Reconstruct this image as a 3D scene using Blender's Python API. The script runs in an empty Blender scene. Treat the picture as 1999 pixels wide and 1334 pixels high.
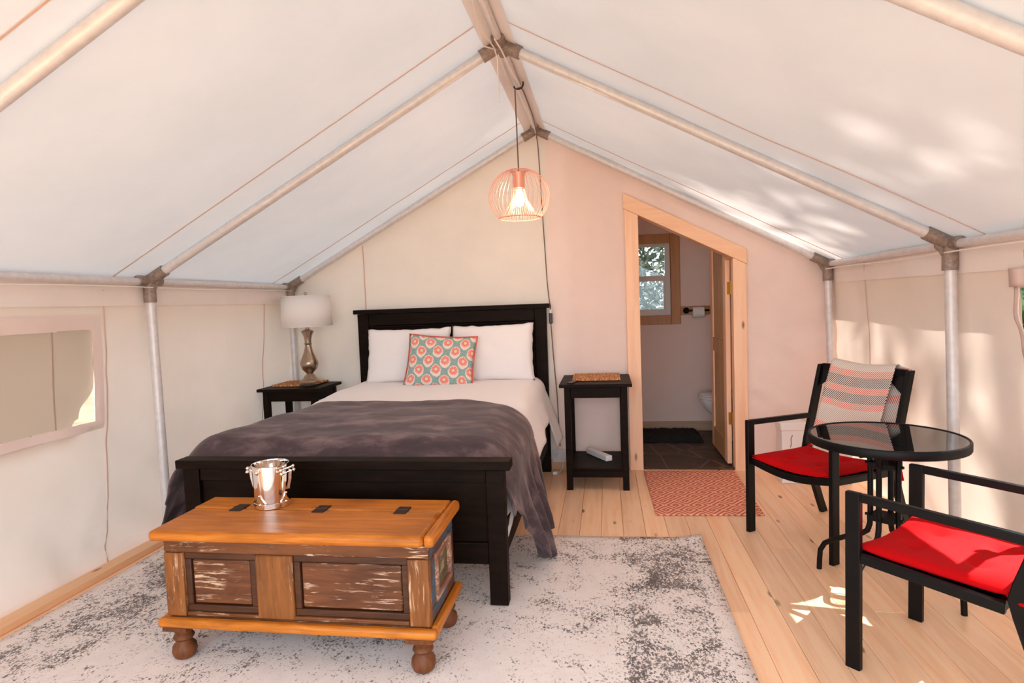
import bpy, bmesh, math, random
from mathutils import Vector as V, Matrix, noise as mn
PI = math.pi
random.seed(7)
sc = bpy.context.scene
COL = sc.collection

# ------------------------------------------------------------------ camera
cam = bpy.data.cameras.new('camera'); co = bpy.data.objects.new('camera', cam); COL.objects.link(co)
cam.sensor_width = 36.0; cam.lens = 1186.9354 / 1999 * 36.0; cam.clip_start = .02
r_ = V((0.9878967, 0.15072452, -0.03663386)); u_ = V((0.02656633, 0.06827442, 0.99731281)); f_ = V((-0.15282065, 0.98621535, -0.06344388))
mw = Matrix.Identity(4)
for i in range(3):
    mw[i][0] = r_[i]; mw[i][1] = u_[i]; mw[i][2] = -f_[i]
mw[0][3], mw[1][3], mw[2][3] = 0.52875, -4.99145, 1.39543
co.matrix_world = mw
sc.camera = co

# ------------------------------------------------------------------ sky, sun, exposure
SKY = 2.9; SUN = 19.0
wd = bpy.data.worlds.new('sky'); sc.world = wd; wd.use_nodes = True
wt = wd.node_tree; bg = wt.nodes['Background']
tc = wt.nodes.new('ShaderNodeTexCoord'); sx = wt.nodes.new('ShaderNodeSeparateXYZ'); rp = wt.nodes.new('ShaderNodeValToRGB')
wt.links.new(tc.outputs['Generated'], sx.inputs[0]); wt.links.new(sx.outputs[2], rp.inputs[0]); wt.links.new(rp.outputs[0], bg.inputs[0])
rp.color_ramp.elements[0].position = 0.0; rp.color_ramp.elements[0].color = (.80, .95, 1.08, 1)
rp.color_ramp.elements[1].position = .8; rp.color_ramp.elements[1].color = (.80, .96, 1.08, 1)
bg.inputs[1].default_value = SKY
sl = bpy.data.lights.new('sun', 'SUN'); so = bpy.data.objects.new('sun', sl); COL.objects.link(so)
sl.energy = SUN; sl.angle = math.radians(.6); sl.color = (1, .94, .86)
so.rotation_euler = V((1, -.15, 1.2)).to_track_quat('Z', 'Y').to_euler()
so.location = (6, -3, 8)
sc.view_settings.view_transform = 'Standard'; sc.view_settings.look = 'None'
sc.view_settings.gamma = 1; sc.view_settings.use_curve_mapping = False
sc.view_settings.exposure = 0.70
sc.cycles.use_denoising = True
sc.cycles.max_bounces = 14; sc.cycles.diffuse_bounces = 8; sc.cycles.transmission_bounces = 8; sc.cycles.transparent_max_bounces = 12
sc.cycles.sample_clamp_indirect = 6

# ------------------------------------------------------------------ node helpers
class X:
    """a shader socket with arithmetic"""
    def __init__(s, nt, k): s.nt = nt; s.k = k
    def _m(s, op, *o):
        n = s.nt.nodes.new('ShaderNodeMath'); n.operation = op
        for i, q in enumerate((s,) + o):
            if isinstance(q, X): s.nt.links.new(q.k, n.inputs[i])
            else: n.inputs[i].default_value = q
        return X(s.nt, n.outputs[0])
    def __add__(s, o): return s._m('ADD', o)
    def __sub__(s, o): return s._m('SUBTRACT', o)
    def __mul__(s, o): return s._m('MULTIPLY', o)
    def __truediv__(s, o): return s._m('DIVIDE', o)
    def f(s, op, *o): return s._m(op, *o)
    def step(s, a, b):
        n = s.nt.nodes.new('ShaderNodeMapRange'); n.interpolation_type = 'SMOOTHSTEP'
        s.nt.links.new(s.k, n.inputs[0]); n.inputs[1].default_value = a; n.inputs[2].default_value = b
        return X(s.nt, n.outputs[0])

class Mat:
    def __init__(s, name):
        s.m = bpy.data.materials.new(name); s.m.use_nodes = True; s.nt = s.m.node_tree
        s.p = s.nt.nodes['Principled BSDF']; s.out = s.nt.nodes['Material Output']
    def n(s, t, **kw):
        n = s.nt.nodes.new('ShaderNode' + t)
        for k, v in kw.items(): setattr(n, k, v)
        return n
    def ln(s, a, b): s.nt.links.new(a.k if isinstance(a, X) else a, b)
    def coord(s, which='Object'): return s.n('TexCoord').outputs[which]
    def xyz(s, which='Object'):
        q = s.n('SeparateXYZ'); s.ln(s.coord(which), q.inputs[0]); return [X(s.nt, q.outputs[i]) for i in range(3)]
    def vec(s, a, b, c=0.0):
        q = s.n('CombineXYZ')
        for i, e in enumerate((a, b, c)):
            if isinstance(e, X): s.ln(e, q.inputs[i])
            else: q.inputs[i].default_value = e
        return q.outputs[0]
    def noise(s, scale=5, sv=(1, 1, 1), detail=3, rough=.5, dist=0, which='Object', vec=None, rand=False):
        mp = s.n('Mapping'); s.ln(vec if vec is not None else s.coord(which), mp.inputs[0]); mp.inputs['Scale'].default_value = sv
        if rand:
            oi = s.n('ObjectInfo'); mu = s.n('VectorMath', operation='SCALE'); s.ln(oi.outputs['Random'], mu.inputs['Scale'])
            mu.inputs[0].default_value = (37, 91, 53); s.ln(mu.outputs[0], mp.inputs['Location'])
        q = s.n('TexNoise'); s.ln(mp.outputs[0], q.inputs[0])
        q.inputs['Scale'].default_value = scale; q.inputs['Detail'].default_value = detail; q.inputs['Roughness'].default_value = rough; q.inputs['Distortion'].default_value = dist
        return X(s.nt, q.outputs['Fac'])
    def rand(s): return X(s.nt, s.n('ObjectInfo').outputs['Random'])
    def ramp(s, fac, stops, interp='LINEAR'):
        q = s.n('ValToRGB'); s.ln(fac, q.inputs[0]); cr = q.color_ramp; cr.interpolation = interp
        while len(cr.elements) < len(stops): cr.elements.new(.5)
        for e, (p, c) in zip(cr.elements, stops): e.position = p; e.color = (*c, 1)
        return q.outputs[0]
    def mix(s, fac, a, b, mode='MIX'):
        q = s.n('MixRGB', blend_type=mode)
        for i, e in enumerate((fac, a, b)):
            if isinstance(e, X) or hasattr(e, 'is_linked'): s.ln(e, q.inputs[i])
            elif i == 0: q.inputs[0].default_value = e
            else: q.inputs[i].default_value = (*e, 1)
        return q.outputs[0]
    def set(s, color=None, rough=None, metal=None, **kw):
        if color is not None:
            if isinstance(color, tuple): s.p.inputs['Base Color'].default_value = (*color, 1)
            else: s.ln(color, s.p.inputs['Base Color'])
        if rough is not None:
            if isinstance(rough, X): s.ln(rough, s.p.inputs['Roughness'])
            else: s.p.inputs['Roughness'].default_value = rough
        if metal is not None: s.p.inputs['Metallic'].default_value = metal
        for k, v in kw.items(): s.p.inputs[k.replace('_', ' ')].default_value = v
        return s
    def bump(s, h, strength=.3, dist=.01):
        b = s.n('Bump'); b.inputs['Strength'].default_value = strength; b.inputs['Distance'].default_value = dist
        s.ln(h, b.inputs['Height']); s.ln(b.outputs[0], s.p.inputs['Normal']); return b

def srgb(r, g, b):
    f = lambda c: (c / 255 / 12.92) if c / 255 <= .04045 else ((c / 255 + .055) / 1.055) ** 2.4
    return (f(r), f(g), f(b))

def plain(name, c, rough=.5, metal=0, **kw): return Mat(name).set(c, rough, metal, **kw).m

# ------------------------------------------------------------------ materials
def canvas(name, col, trans, tcol, panel=None):
    m = Mat(name)
    n1 = m.noise(2.2, detail=5, rough=.6); n2 = m.noise(420, detail=1)
    c = m.mix(n1.step(.3, .75), col, tuple(v * .93 for v in col))
    if panel:
        x = m.xyz()[0]; c = m.mix(x.step(.05, .11), c, m.mix(1.0, c, panel, 'MULTIPLY'))
    d = m.n('BsdfDiffuse'); t = m.n('BsdfTranslucent'); mx = m.n('MixShader'); mx.inputs[0].default_value = trans
    m.ln(c, d.inputs[0]); t.inputs[0].default_value = (*tcol, 1)
    b = m.n('Bump'); b.inputs['Strength'].default_value = .12; b.inputs['Distance'].default_value = .002
    m.ln(n2, b.inputs['Height']); m.ln(b.outputs[0], d.inputs['Normal'])
    m.ln(d.outputs[0], mx.inputs[1]); m.ln(t.outputs[0], mx.inputs[2]); m.ln(mx.outputs[0], m.out.inputs[0])
    return m.m
M = {}
M['roof'] = canvas('roof_canvas', (.66, .67, .675), .080, (.90, .815, .785))
M['wall'] = canvas('wall_canvas', (.76, .645, .57), .10, (.94, .79, .69))
M['wallback'] = canvas('back_wall_canvas', (.85, .765, .68), .04, (.92, .80, .69), panel=(1.03, .91, .92))
M['seam'] = canvas('seam_canvas', (.74, .52, .43), .08, (.85, .55, .42))
M['trimcanvas'] = canvas('window_border_canvas', (.84, .68, .62), .04, (.85, .68, .58))
M['valance'] = canvas('valance_canvas', (.88, .79, .74), .04, (.86, .78, .72))
M['sleeve'] = canvas('ridge_sleeve_canvas', (.80, .75, .73), .045, (.9, .82, .79))
M['flap'] = canvas('flap_canvas', (.70, .54, .42), .16, (.90, .70, .55))

m = Mat('aluminium_pipe'); nz = m.noise(30, (1, 1, 1), 3)
m.set(m.ramp(nz, [(.2, srgb(204, 198, 197)), (.8, srgb(224, 219, 218))]), .42, .2); M['pipe'] = m.m
m = Mat('zinc_fitting'); nz = m.noise(60, detail=4)
m.set(m.ramp(nz, [(.25, srgb(126, 108, 98)), (.75, srgb(166, 148, 136))]), .55, .35); m.bump(nz, .2, .002); M['fitting'] = m.m

def pine(name, base, dark, axis=1, rand=.5, scale=1.0, rough=.45, knots=True, contrast=1.0):
    m = Mat(name); s = [1, 1, 1]; s = [14 * scale] * 3; s[axis] = .9 * scale
    g = m.noise(1.6, tuple(s), 5, .62, .6, rand=True); fine = m.noise(9, tuple(s), 3, .6, rand=True)
    c = m.mix(g.step(.52 - .2 / contrast, .52 + .22 / contrast), base, tuple(b * .6 + d * .4 for b, d in zip(base, dark)))
    c = m.mix(fine.step(.55, .85) * .35, c, dark)
    if knots:
        mp = m.n('Mapping'); m.ln(m.coord(), mp.inputs[0]); k = [9 * scale] * 3; k[axis] = 3.2 * scale; mp.inputs['Scale'].default_value = tuple(k)
        oi = m.n('ObjectInfo'); mu = m.n('VectorMath', operation='SCALE'); m.ln(oi.outputs['Random'], mu.inputs['Scale']); mu.inputs[0].default_value = (17, 41, 29); m.ln(mu.outputs[0], mp.inputs['Location'])
        vo = m.n('TexVoronoi'); m.ln(mp.outputs[0], vo.inputs[0]); vo.inputs['Scale'].default_value = 1.0
        kd = X(m.nt, vo.outputs['Distance']); kf = m.noise(1.3, tuple(v / 3 for v in k), 1, rand=True).step(.44, .55)
        c = m.mix((X(m.nt, m.n('Value').outputs[0]) * 0 + 1 - kd.step(.06, .15)) * kf * .85, c, srgb(105, 62, 36))
    r = m.rand()
    hsv = m.n('HueSaturation'); m.ln(c, hsv.inputs['Color']); m.ln(r * (.22 * rand) + (1 - .11 * rand), hsv.inputs['Value']); m.ln(r * (.10 * rand) + 1, hsv.inputs['Saturation'])
    m.set(hsv.outputs[0], rough); m.bump(fine, .08, .002)
    return m.m
PB, PD = srgb(255, 213, 176), srgb(228, 164, 118)
M['floor'] = pine('pine_floor_board', PB, srgb(222, 154, 108), 1, .7, rough=.38, contrast=1.2)
M['pineZ'] = pine('pine_trim_upright', srgb(250, 206, 172), PD, 2, .4)
M['pineX'] = pine('pine_trim_level', srgb(226, 180, 143), PD, 0, .4)
M['pineY'] = pine('pine_sill', srgb(238, 188, 142), PD, 1, .4)
M['pinedoor'] = pine('pine_door', srgb(205, 160, 112), srgb(130, 85, 48), 2, .6, contrast=1.8)
M['bathtrim'] = pine('pine_bath_trim', srgb(196, 138, 84), srgb(120, 70, 36), 2, .5)

m = Mat('espresso_wood'); g = m.noise(3, (2, 2, 14), 4, .6)
m.set(m.ramp(g, [(.3, srgb(17, 8, 4)), (.8, srgb(34, 19, 11))]), .5); m.p.inputs['Specular IOR Level'].default_value = .08; M['espresso'] = m.m
m = Mat('white_linen'); nz = m.noise(300, detail=2)
m.set((.84, .79, .78), .9); m.bump(nz, .08, .002); m.p.inputs['Sheen Weight'].default_value = .15; M['linen'] = m.m
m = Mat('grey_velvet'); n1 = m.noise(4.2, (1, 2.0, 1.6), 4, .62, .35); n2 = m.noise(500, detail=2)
m.set(m.ramp(n1, [(.3, srgb(47, 31, 35)), (.50, srgb(68, 49, 53)), (.72, srgb(124, 100, 99))]), .85)  # lighter patches put the nap's sheen into the colour
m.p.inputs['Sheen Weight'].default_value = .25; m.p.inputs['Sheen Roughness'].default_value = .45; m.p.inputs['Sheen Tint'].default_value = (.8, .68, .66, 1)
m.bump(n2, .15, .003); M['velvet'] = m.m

def oldwood(name, c0, c1, white=None, wlevel=.6, axis=0, rough=.5, blue=None):
    m = Mat(name); s = [16, 16, 16]; s[axis] = 1.6
    g = m.noise(2.2, tuple(s), 6, .65, .7, rand=True)
    c = m.ramp(g, [(.25, c0), (.5, tuple(.5 * a + .5 * b for a, b in zip(c0, c1))), (.75, c1)])
    big = m.noise(3.0, (1, 1, 1), 3, rand=True)
    c = m.mix(big.step(.45, .75) * .45, c, tuple(v * .45 for v in c0))
    if blue: c = m.mix(m.noise(9, (1, 1, 1), 4, .7, rand=True).step(.42, .56), c, blue)
    if white:
        s2 = [70, 70, 70]; s2[axis] = 5
        st = m.noise(1.3, tuple(s2), 4, .7, .5, rand=True).step(wlevel, wlevel + .07)
        pt = m.noise(5.5, (1, 1, 1), 3, .6, rand=True).step(.44, .58)
        c = m.mix(st * pt * .9, c, white)
    kd = m.noise(26, (1, 1, 1), 2, rand=True).step(.74, .8)
    c = m.mix(kd * .6, c, tuple(v * .3 for v in c0))
    m.set(c, rough); m.bump(g, .3, .004); m.p.inputs['Specular IOR Level'].default_value = .3; return m.m
M['lid'] = oldwood('honey_lid_wood', srgb(150, 76, 16), srgb(216, 130, 42), rough=.38)
M['lidY'] = oldwood('honey_lid_end', srgb(150, 76, 16), srgb(214, 128, 42), axis=1, rough=.36)
WS = srgb(206, 172, 142)
M['chestX'] = oldwood('worn_brown_rail', srgb(80, 43, 20), srgb(130, 76, 38), WS, .57, 0)
M['chestZ'] = oldwood('worn_brown_stile', srgb(92, 50, 20), srgb(156, 94, 42), WS, .55, 2)
M['chestpanel'] = oldwood('worn_brown_panel', srgb(74, 39, 20), srgb(120, 70, 38), WS, .545, 0)
M['chestframe'] = oldwood('dark_panel_frame', srgb(52, 27, 14), srgb(92, 52, 28), None, .6, 0)
M['chestblue'] = oldwood('blue_painted_side', srgb(74, 42, 26), srgb(110, 70, 46), None, .6, 1, blue=srgb(62, 92, 112))
M['chestpink'] = oldwood('pink_painted_strip', srgb(130, 84, 66), srgb(180, 128, 106), WS, .5, 1)
M['chestgrey'] = oldwood('flaking_side_panel', srgb(70, 56, 34), srgb(120, 92, 58), srgb(170, 168, 140), .46, 1)
M['foot'] = oldwood('turned_foot_wood', srgb(80, 42, 18), srgb(132, 74, 36), None, .6, 2)
M['iron'] = plain('dark_iron', srgb(52, 30, 20), .55, .4)
M['chrome'] = plain('polished_steel', (.86, .80, .75), .07, 1.0)
M['nickel'] = plain('brushed_nickel', srgb(172, 150, 130), .28, .9)
M['copper'] = plain('copper_wire', srgb(240, 172, 148), .28, .55)
m = Mat('lit_bulb_glass'); e = m.n('Emission'); e.inputs[0].default_value = (1, .78, .52, 1); e.inputs[1].default_value = 14; m.ln(e.outputs[0], m.out.inputs[0]); M['bulb'] = m.m
M['shade'] = canvas('lamp_shade_cloth', (.96, .92, .90), .22, (.85, .8, .76))
m = Mat('woven_straw'); vx, vy, vz = m.xyz('UV'); w = m.noise(38, (1, .6, 1), 2, .6, which='UV')
m.set(m.ramp(w, [(.32, srgb(120, 66, 32)), (.5, srgb(190, 124, 74)), (.68, srgb(236, 190, 140))]), .8); M['straw'] = m.m
m = Mat('red_cotton'); nz = m.noise(350, detail=2); m.set(srgb(188, 2, 8), .9); m.p.inputs['Specular IOR Level'].default_value = .15; m.bump(nz, .1, .002); M['red'] = m.m
M['blackmetal'] = plain('black_painted_metal', srgb(10, 7, 7), .45, 0, Specular_IOR_Level=.2)
M['blackglass'] = plain('black_tabletop_glass', (.012, .011, .011), .02, 0, IOR=2.1)
M['white'] = plain('white_plastic', (.78, .74, .73), .4)
M['card'] = plain('white_card', (.82, .78, .77), .75)
M['black'] = plain('black_plastic', (.015, .014, .014), .4)
M['cord'] = plain('grey_brown_cord', srgb(110, 90, 80), .6)
M['rope'] = plain('white_string', (.80, .72, .66), .85)
M['brass'] = plain('brass_hinge', srgb(176, 128, 52), .35, .9)
M['ceramic'] = plain('white_ceramic', (.80, .78, .76), .12)
M['paper'] = plain('tissue_paper', (.85, .82, .80), .95)
M['plaster'] = plain('bath_plaster', srgb(236, 210, 198), .85)
M['vinyl'] = plain('window_vinyl', (.76, .70, .66), .45)
M['paintedwood'] = pine('painted_bath_skirting', srgb(196, 160, 130), srgb(150, 110, 80), 0, .3, knots=False)
m = Mat('bath_floor_slate'); n1 = m.noise(5, (1, 1, 1), 6, .7, 1.5); v = m.n('TexVoronoi', feature='DISTANCE_TO_EDGE'); m.ln(m.coord(), v.inputs[0]); v.inputs['Scale'].default_value = 3.2
c = m.ramp(n1, [(.3, srgb(44, 33, 29)), (.7, srgb(88, 68, 58))]); c = m.mix(X(m.nt, v.outputs[0]).step(.0, .03), srgb(120, 96, 80), c)
m.set(c, .55); M['slate'] = m.m
m = Mat('black_shag'); nz = m.noise(160, detail=3); m.set(m.ramp(nz, [(.3, (.004, .004, .004)), (.7, (.02, .018, .018))]), .95); m.bump(nz, .8, .01); M['shag'] = m.m
m = Mat('window_pane_glass'); tr = m.n('BsdfTransparent'); gl = m.n('BsdfGlossy'); gl.inputs['Roughness'].default_value = .02; lw = m.n('Fresnel'); lw.inputs[0].default_value = 1.45
mx = m.n('MixShader'); m.ln(lw.outputs[0], mx.inputs[0]); m.ln(tr.outputs[0], mx.inputs[1]); m.ln(gl.outputs[0], mx.inputs[2]); m.ln(mx.outputs[0], m.out.inputs[0]); M['pane'] = m.m
m = Mat('insect_mesh'); tr = m.n('BsdfTransparent'); df = m.n('BsdfDiffuse'); df.inputs[0].default_value = (.45, .36, .28, 1); mx = m.n('MixShader'); mx.inputs[0].default_value = .5
m.ln(tr.outputs[0], mx.inputs[1]); m.ln(df.outputs[0], mx.inputs[2]); m.ln(mx.outputs[0], m.out.inputs[0]); M['screen'] = m.m
m = Mat('clear_wrap'); tr = m.n('BsdfTransparent'); gl = m.n('BsdfPrincipled'); gl.inputs['Base Color'].default_value = (.85, .8, .78, 1); gl.inputs['Roughness'].default_value = .15; mx = m.n('MixShader'); mx.inputs[0].default_value = .55
m.ln(tr.outputs[0], mx.inputs[1]); m.ln(gl.outputs[0], mx.inputs[2]); m.ln(mx.outputs[0], m.out.inputs[0]); M['wrap'] = m.m
m = Mat('leaf_green'); r = m.noise(1.2, (1, 1, 1), 3); c = m.ramp(r, [(.3, srgb(52, 76, 44)), (.55, srgb(96, 118, 72)), (.75, srgb(150, 160, 120))])
m.set(c, .6); M['leaf'] = m.m
m = Mat('bush_leaf'); r = m.noise(9, (1, 1, 1), 3); c = m.ramp(r, [(.3, srgb(40, 52, 40)), (.5, srgb(96, 112, 88)), (.7, srgb(190, 196, 178))])
m.set(c, .6); M['bushleaf'] = m.m
M['bark'] = plain('grey_bark', srgb(120, 98, 80), .9)
M['twig'] = plain('pale_twig', srgb(176, 160, 140), .9)
m = Mat('forest_ground'); n1 = m.noise(1.5, detail=5); m.set(m.ramp(n1, [(.3, srgb(90, 78, 58)), (.7, srgb(140, 128, 96))]), .95); M['ground'] = m.m

# rug: faded grey print
m = Mat('faded_grey_rug'); px, py, pz = m.xyz()
sp = m.noise(95, (1.0, .55, 1), 3, .7, .6); sp2 = m.noise(170, (.7, 1, 1), 2, .6)
lg = m.noise(3.2, (1, 1, 1), 5, .62, 1.4); md = m.noise(9, (1, 1, 1), 3, .6, 1.0)
ax = (px + .54).f('ABSOLUTE'); dx = ax * -1 + 1.58               # distance from the long edges
dyb = py * -1 - 1.48                                            # distance from the back edge
def band(d, a, b, w=.03): return d.step(a - w, a + w) * (d.step(b - w, b + w) * -1 + 1)
bd = (band(dx, .10, .46) .f('MAXIMUM', band(dyb, .0, .34) * .55)) * .12
ln = (band(dx, .08, .10, .01) + band(dx, .49, .505, .01) + band(dyb, .30, .31, .008) + band(dyb, .10, .11, .008)) * .07
th = (lg - .5) * 1.25 + (md - .5) * .7 + bd * 1.5 + ln * 1.5 - .03
ink = ((sp - .5) * 1.5 + (sp2 - .5) * .9 + th * .9).step(.08, .30)
bs = m.mix(m.noise(14, detail=3), srgb(242, 229, 222), srgb(224, 209, 202))
ic = m.mix(m.noise(6, detail=2).step(.35, .65), srgb(74, 62, 60), srgb(108, 94, 90))
m.set(m.mix(ink * .92, bs, ic), .95); m.bump(sp2, .25, .004); M['rug'] = m.m
# door mat: concentric diamonds
m = Mat('red_diamond_weave'); ux, uy, uz = m.xyz('UV')
a = ((ux * 4.6).f('FRACT') - .5).f('ABSOLUTE'); b = ((uy * 5.5).f('FRACT') - .5).f('ABSOLUTE')
q = (a + b); tri = ((q * 4.0).f('FRACT') - .5).f('ABSOLUTE')
nz = m.noise(140, (1, 1, 1), 2, which='UV')
f = (tri + (nz - .5) * .22).step(.19, .27)
m.set(m.mix(f, srgb(200, 84, 60), srgb(240, 180, 150)), .95); m.bump(nz, .4, .003); M['mat'] = m.m
# floral cushion
m = Mat('floral_print'); ux, uy, uz = m.xyz('UV')
gx = ux * 4.0 + .1; gy = uy * 5.7 + .2
def flower(ox, oy):
    fx = ((gx + ox).f('FRACT') - .5) * (.545 / 4.0); fy = ((gy * .5 + oy).f('FRACT') - .5) * (2 * .43 / 5.7)
    d = (fx * fx + fy * fy).f('SQRT'); an = fy.f('ARCTAN2', fx); return d, an, fx, fy
d1, a1, fx1, fy1 = flower(0, 0); d2, a2, fx2, fy2 = flower(.5, .5)
d = d1.f('MINIMUM', d2); pick = (d1 - d2).f('LESS_THAN', 0.0)
an = a1 * pick + a2 * (pick * -1 + 1)
fx = fx1 * pick + fx2 * (pick * -1 + 1); fy = fy1 * pick + fy2 * (pick * -1 + 1)
pet = (an * 16).f('SINE')
tn = m.noise(22, (1.2, 4, 1), 3, .6, which='UV'); tn2 = m.noise(60, (1, 4, 1), 2, which='UV')
bgc = m.ramp(tn * .5 + tn2 * .5, [(.36, srgb(112, 128, 140)), (.47, srgb(132, 160, 160)), (.56, srgb(150, 178, 158)), (.66, srgb(206, 202, 190))])
dd = (fx * fx + (fy + .010) * (fy + .010) * .7).f('SQRT')
c = m.mix((dd + (tn2 - .5) * .010).step(.0385, .0435) * -1 + 1, bgc, srgb(232, 214, 204))
c = m.mix(((d + pet * .0035).step(.0305, .0345) * -1 + 1), c, srgb(236, 112, 96))
c0_ = m.mix(.75, c, srgb(240, 214, 198))
c = m.mix(pet.step(.15, .6) * (d.step(.017, .021)) * ((d.step(.034, .038)) * -1 + 1) * .85, c, c0_)
c = m.mix(d.step(.0125, .0150) * -1 + 1, c, srgb(238, 190, 150))
c = m.mix(d.step(.008, .010) * -1 + 1, c, srgb(214, 206, 208))
m.set(c, .9); m.bump(tn2, .15, .002); M['floral'] = m.m
M['piping'] = plain('coral_piping', srgb(206, 96, 84), .8)
# striped throw
m = Mat('striped_twill'); ux, uy, uz = m.xyz('UV')
tw = (((ux * 34 - uy * 52)).f('FRACT') - .5).f('ABSOLUTE').step(.2, .3)
def sb(a, b): return band(uy, a, b, .004)
cor = sb(.06, .10) + sb(.215, .255) + sb(.315, .355) + sb(.42, .46) + sb(.55, .59) + sb(.72, .77) + sb(.88, .93)
gry = sb(.255, .315) + sb(.355, .42)
ink = m.mix(cor.f('MINIMUM', 1.0), srgb(190, 172, 158), srgb(222, 84, 62)); ink = m.mix(gry.f('MINIMUM', 1.0), ink, srgb(62, 52, 52))
m.set(m.mix(tw, srgb(240, 224, 212), ink), .95); M['throw'] = m.m
M['throwedge'] = plain('cream_throw_edge', srgb(226, 200, 184), .95)

# ------------------------------------------------------------------ geometry helpers
WM = {}
def link(o): COL.objects.link(o); return o
class B:
    def __init__(s): s.v = []; s.f = []; s.uv = {}
    def quadbox(s, P):
        k = len(s.v); s.v += [V(p) for p in P]
        s.f += [tuple(k + i for i in q) for q in ((0, 3, 2, 1), (4, 5, 6, 7), (0, 1, 5, 4), (1, 2, 6, 5), (2, 3, 7, 6), (3, 0, 4, 7))]; return s
    def box(s, lo, hi, R=None, c=None):
        (a, b, z), (d, e, w) = lo, hi
        P = [V(q) for q in ((a, b, z), (d, b, z), (d, e, z), (a, e, z), (a, b, w), (d, b, w), (d, e, w), (a, e, w))]
        if R is not None:
            c = V(c) if c else V(((a + d) / 2, (b + e) / 2, (z + w) / 2)); P = [c + R @ (p - c) for p in P]
        return s.quadbox(P)
    def sweep(s, pts, sec, closed=False, cap=True, scale=None, up=None):
        pts = [V(p) for p in pts]; n = len(pts); m = len(sec); k = len(s.v); prev = None
        for i, p in enumerate(pts):
            if closed: t = (pts[(i + 1) % n] - pts[i - 1])
            else: t = pts[min(i + 1, n - 1)] - pts[max(i - 1, 0)]
            t.normalize()
            if prev is None:
                a = V(up) if up else (V((0, 0, 1)) if abs(t.z) < .9 else V((0, 1, 0)))
            else: a = prev
            a = a - t * a.dot(t); a.normalize(); b = t.cross(a); prev = a
            if up: prev = V(up)
            q = scale[i] if scale else 1
            s.v += [p + a * (y * q) + b * (x * q) for x, y in sec]
        for i in range(n if closed else n - 1):
            for j in range(m):
                A = k + i * m + j; Bq = k + i * m + (j + 1) % m; i2 = (i + 1) % n
                s.f.append((A, Bq, k + i2 * m + (j + 1) % m, k + i2 * m + j))
        if cap and not closed:
            s.f.append(tuple(k + j for j in reversed(range(m)))); s.f.append(tuple(k + (n - 1) * m + j for j in range(m)))
        return s
    def tube(s, pts, r, n=10, closed=False, cap=True):
        rr = r if isinstance(r, (list, tuple)) else None; r0 = 1 if rr else r
        return s.sweep(pts, [(r0 * math.cos(2 * PI * j / n), r0 * math.sin(2 * PI * j / n)) for j in range(n)], closed, cap, rr)
    def bar(s, pts, w, h, up=(0, 0, 1)):
        return s.sweep(pts, [(-w / 2, -h / 2), (w / 2, -h / 2), (w / 2, h / 2), (-w / 2, h / 2)], up=up)
    def lathe(s, prof, c=(0, 0, 0), n=28, capb=True, capt=True, sx=1, sy=1):
        k = len(s.v); c = V(c); m = len(prof)
        for r, z in prof:
            for j in range(n): s.v.append(c + V((r * sx * math.cos(2 * PI * j / n), r * sy * math.sin(2 * PI * j / n), z)))
        for i in range(m - 1):
            for j in range(n): s.f.append((k + i * n + j, k + i * n + (j + 1) % n, k + (i + 1) * n + (j + 1) % n, k + (i + 1) * n + j))
        if capb: s.f.append(tuple(k + j for j in reversed(range(n))))
        if capt: s.f.append(tuple(k + (m - 1) * n + j for j in range(n)))
        return s
    def ball(s, c, r, n=12, sz=1):
        return s.lathe([(max(r * math.sin(PI * i / 8), r * .02), -r * sz * math.cos(PI * i / 8)) for i in range(9)], c, n)
    def grid(s, nu, nv, fn, skip=None, closeu=False):
        k = len(s.v)
        for i in range(nu + 1):
            for j in range(nv + 1):
                s.uv[len(s.v)] = (i / nu, j / nv); s.v.append(V(fn(i / nu, j / nv)))
        for i in range(nu):
            for j in range(nv):
                if skip and skip(i, j): continue
                a = k + i * (nv + 1) + j; s.f.append((a, a + nv + 1, a + nv + 2, a + 1))
        return s
    def prism(s, poly, lo, hi, axis=1):
        """polygon in the two other axes, extruded along axis"""
        k = len(s.v); n = len(poly)
        for t in (lo, hi):
            for a, b in poly: s.v.append(V((a, t, b)) if axis == 1 else V((t, a, b)) if axis == 0 else V((a, b, t)))
        s.f.append(tuple(k + i for i in range(n))); s.f.append(tuple(k + n + i for i in reversed(range(n))))
        for i in range(n): s.f.append((k + i, k + n + i, k + n + (i + 1) % n, k + (i + 1) % n))
        return s
    def out(s, name, mat, parent=None, bevel=0, smooth=True, solid=0, local=False, sub=0, ang=40, fix=True):
        vs = s.v
        if parent is not None and not local and parent in WM: vs = [WM[parent] @ p for p in vs]
        me = bpy.data.meshes.new(name); me.from_pydata([tuple(p) for p in vs], [], s.f)
        if s.uv:
            ul = me.uv_layers.new(name='UVMap')
            for lp in me.loops: ul.data[lp.index].uv = s.uv.get(lp.vertex_index, (0, 0))
        if fix:
            bm = bmesh.new(); bm.from_mesh(me); bmesh.ops.recalc_face_normals(bm, faces=bm.faces); bm.to_mesh(me); bm.free()
        me.materials.append(mat)
        o = link(bpy.data.objects.new(name, me))
        if parent is not None:
            o.parent = parent
            WM[o] = WM.get(parent, Matrix.Identity(4))
        if solid:
            q = o.modifiers.new('solid', 'SOLIDIFY'); q.thickness = solid; q.offset = 0
        if bevel:
            q = o.modifiers.new('bevel', 'BEVEL'); q.width = bevel; q.segments = 2; q.limit_method = 'ANGLE'; q.angle_limit = math.radians(35)
        if sub:
            q = o.modifiers.new('sub', 'SUBSURF'); q.levels = sub; q.render_levels = sub
        if smooth:
            me.polygons.foreach_set('use_smooth', [True] * len(me.polygons))
            try: me.set_sharp_from_angle(angle=math.radians(ang))
            except Exception: pass
        return o
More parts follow.
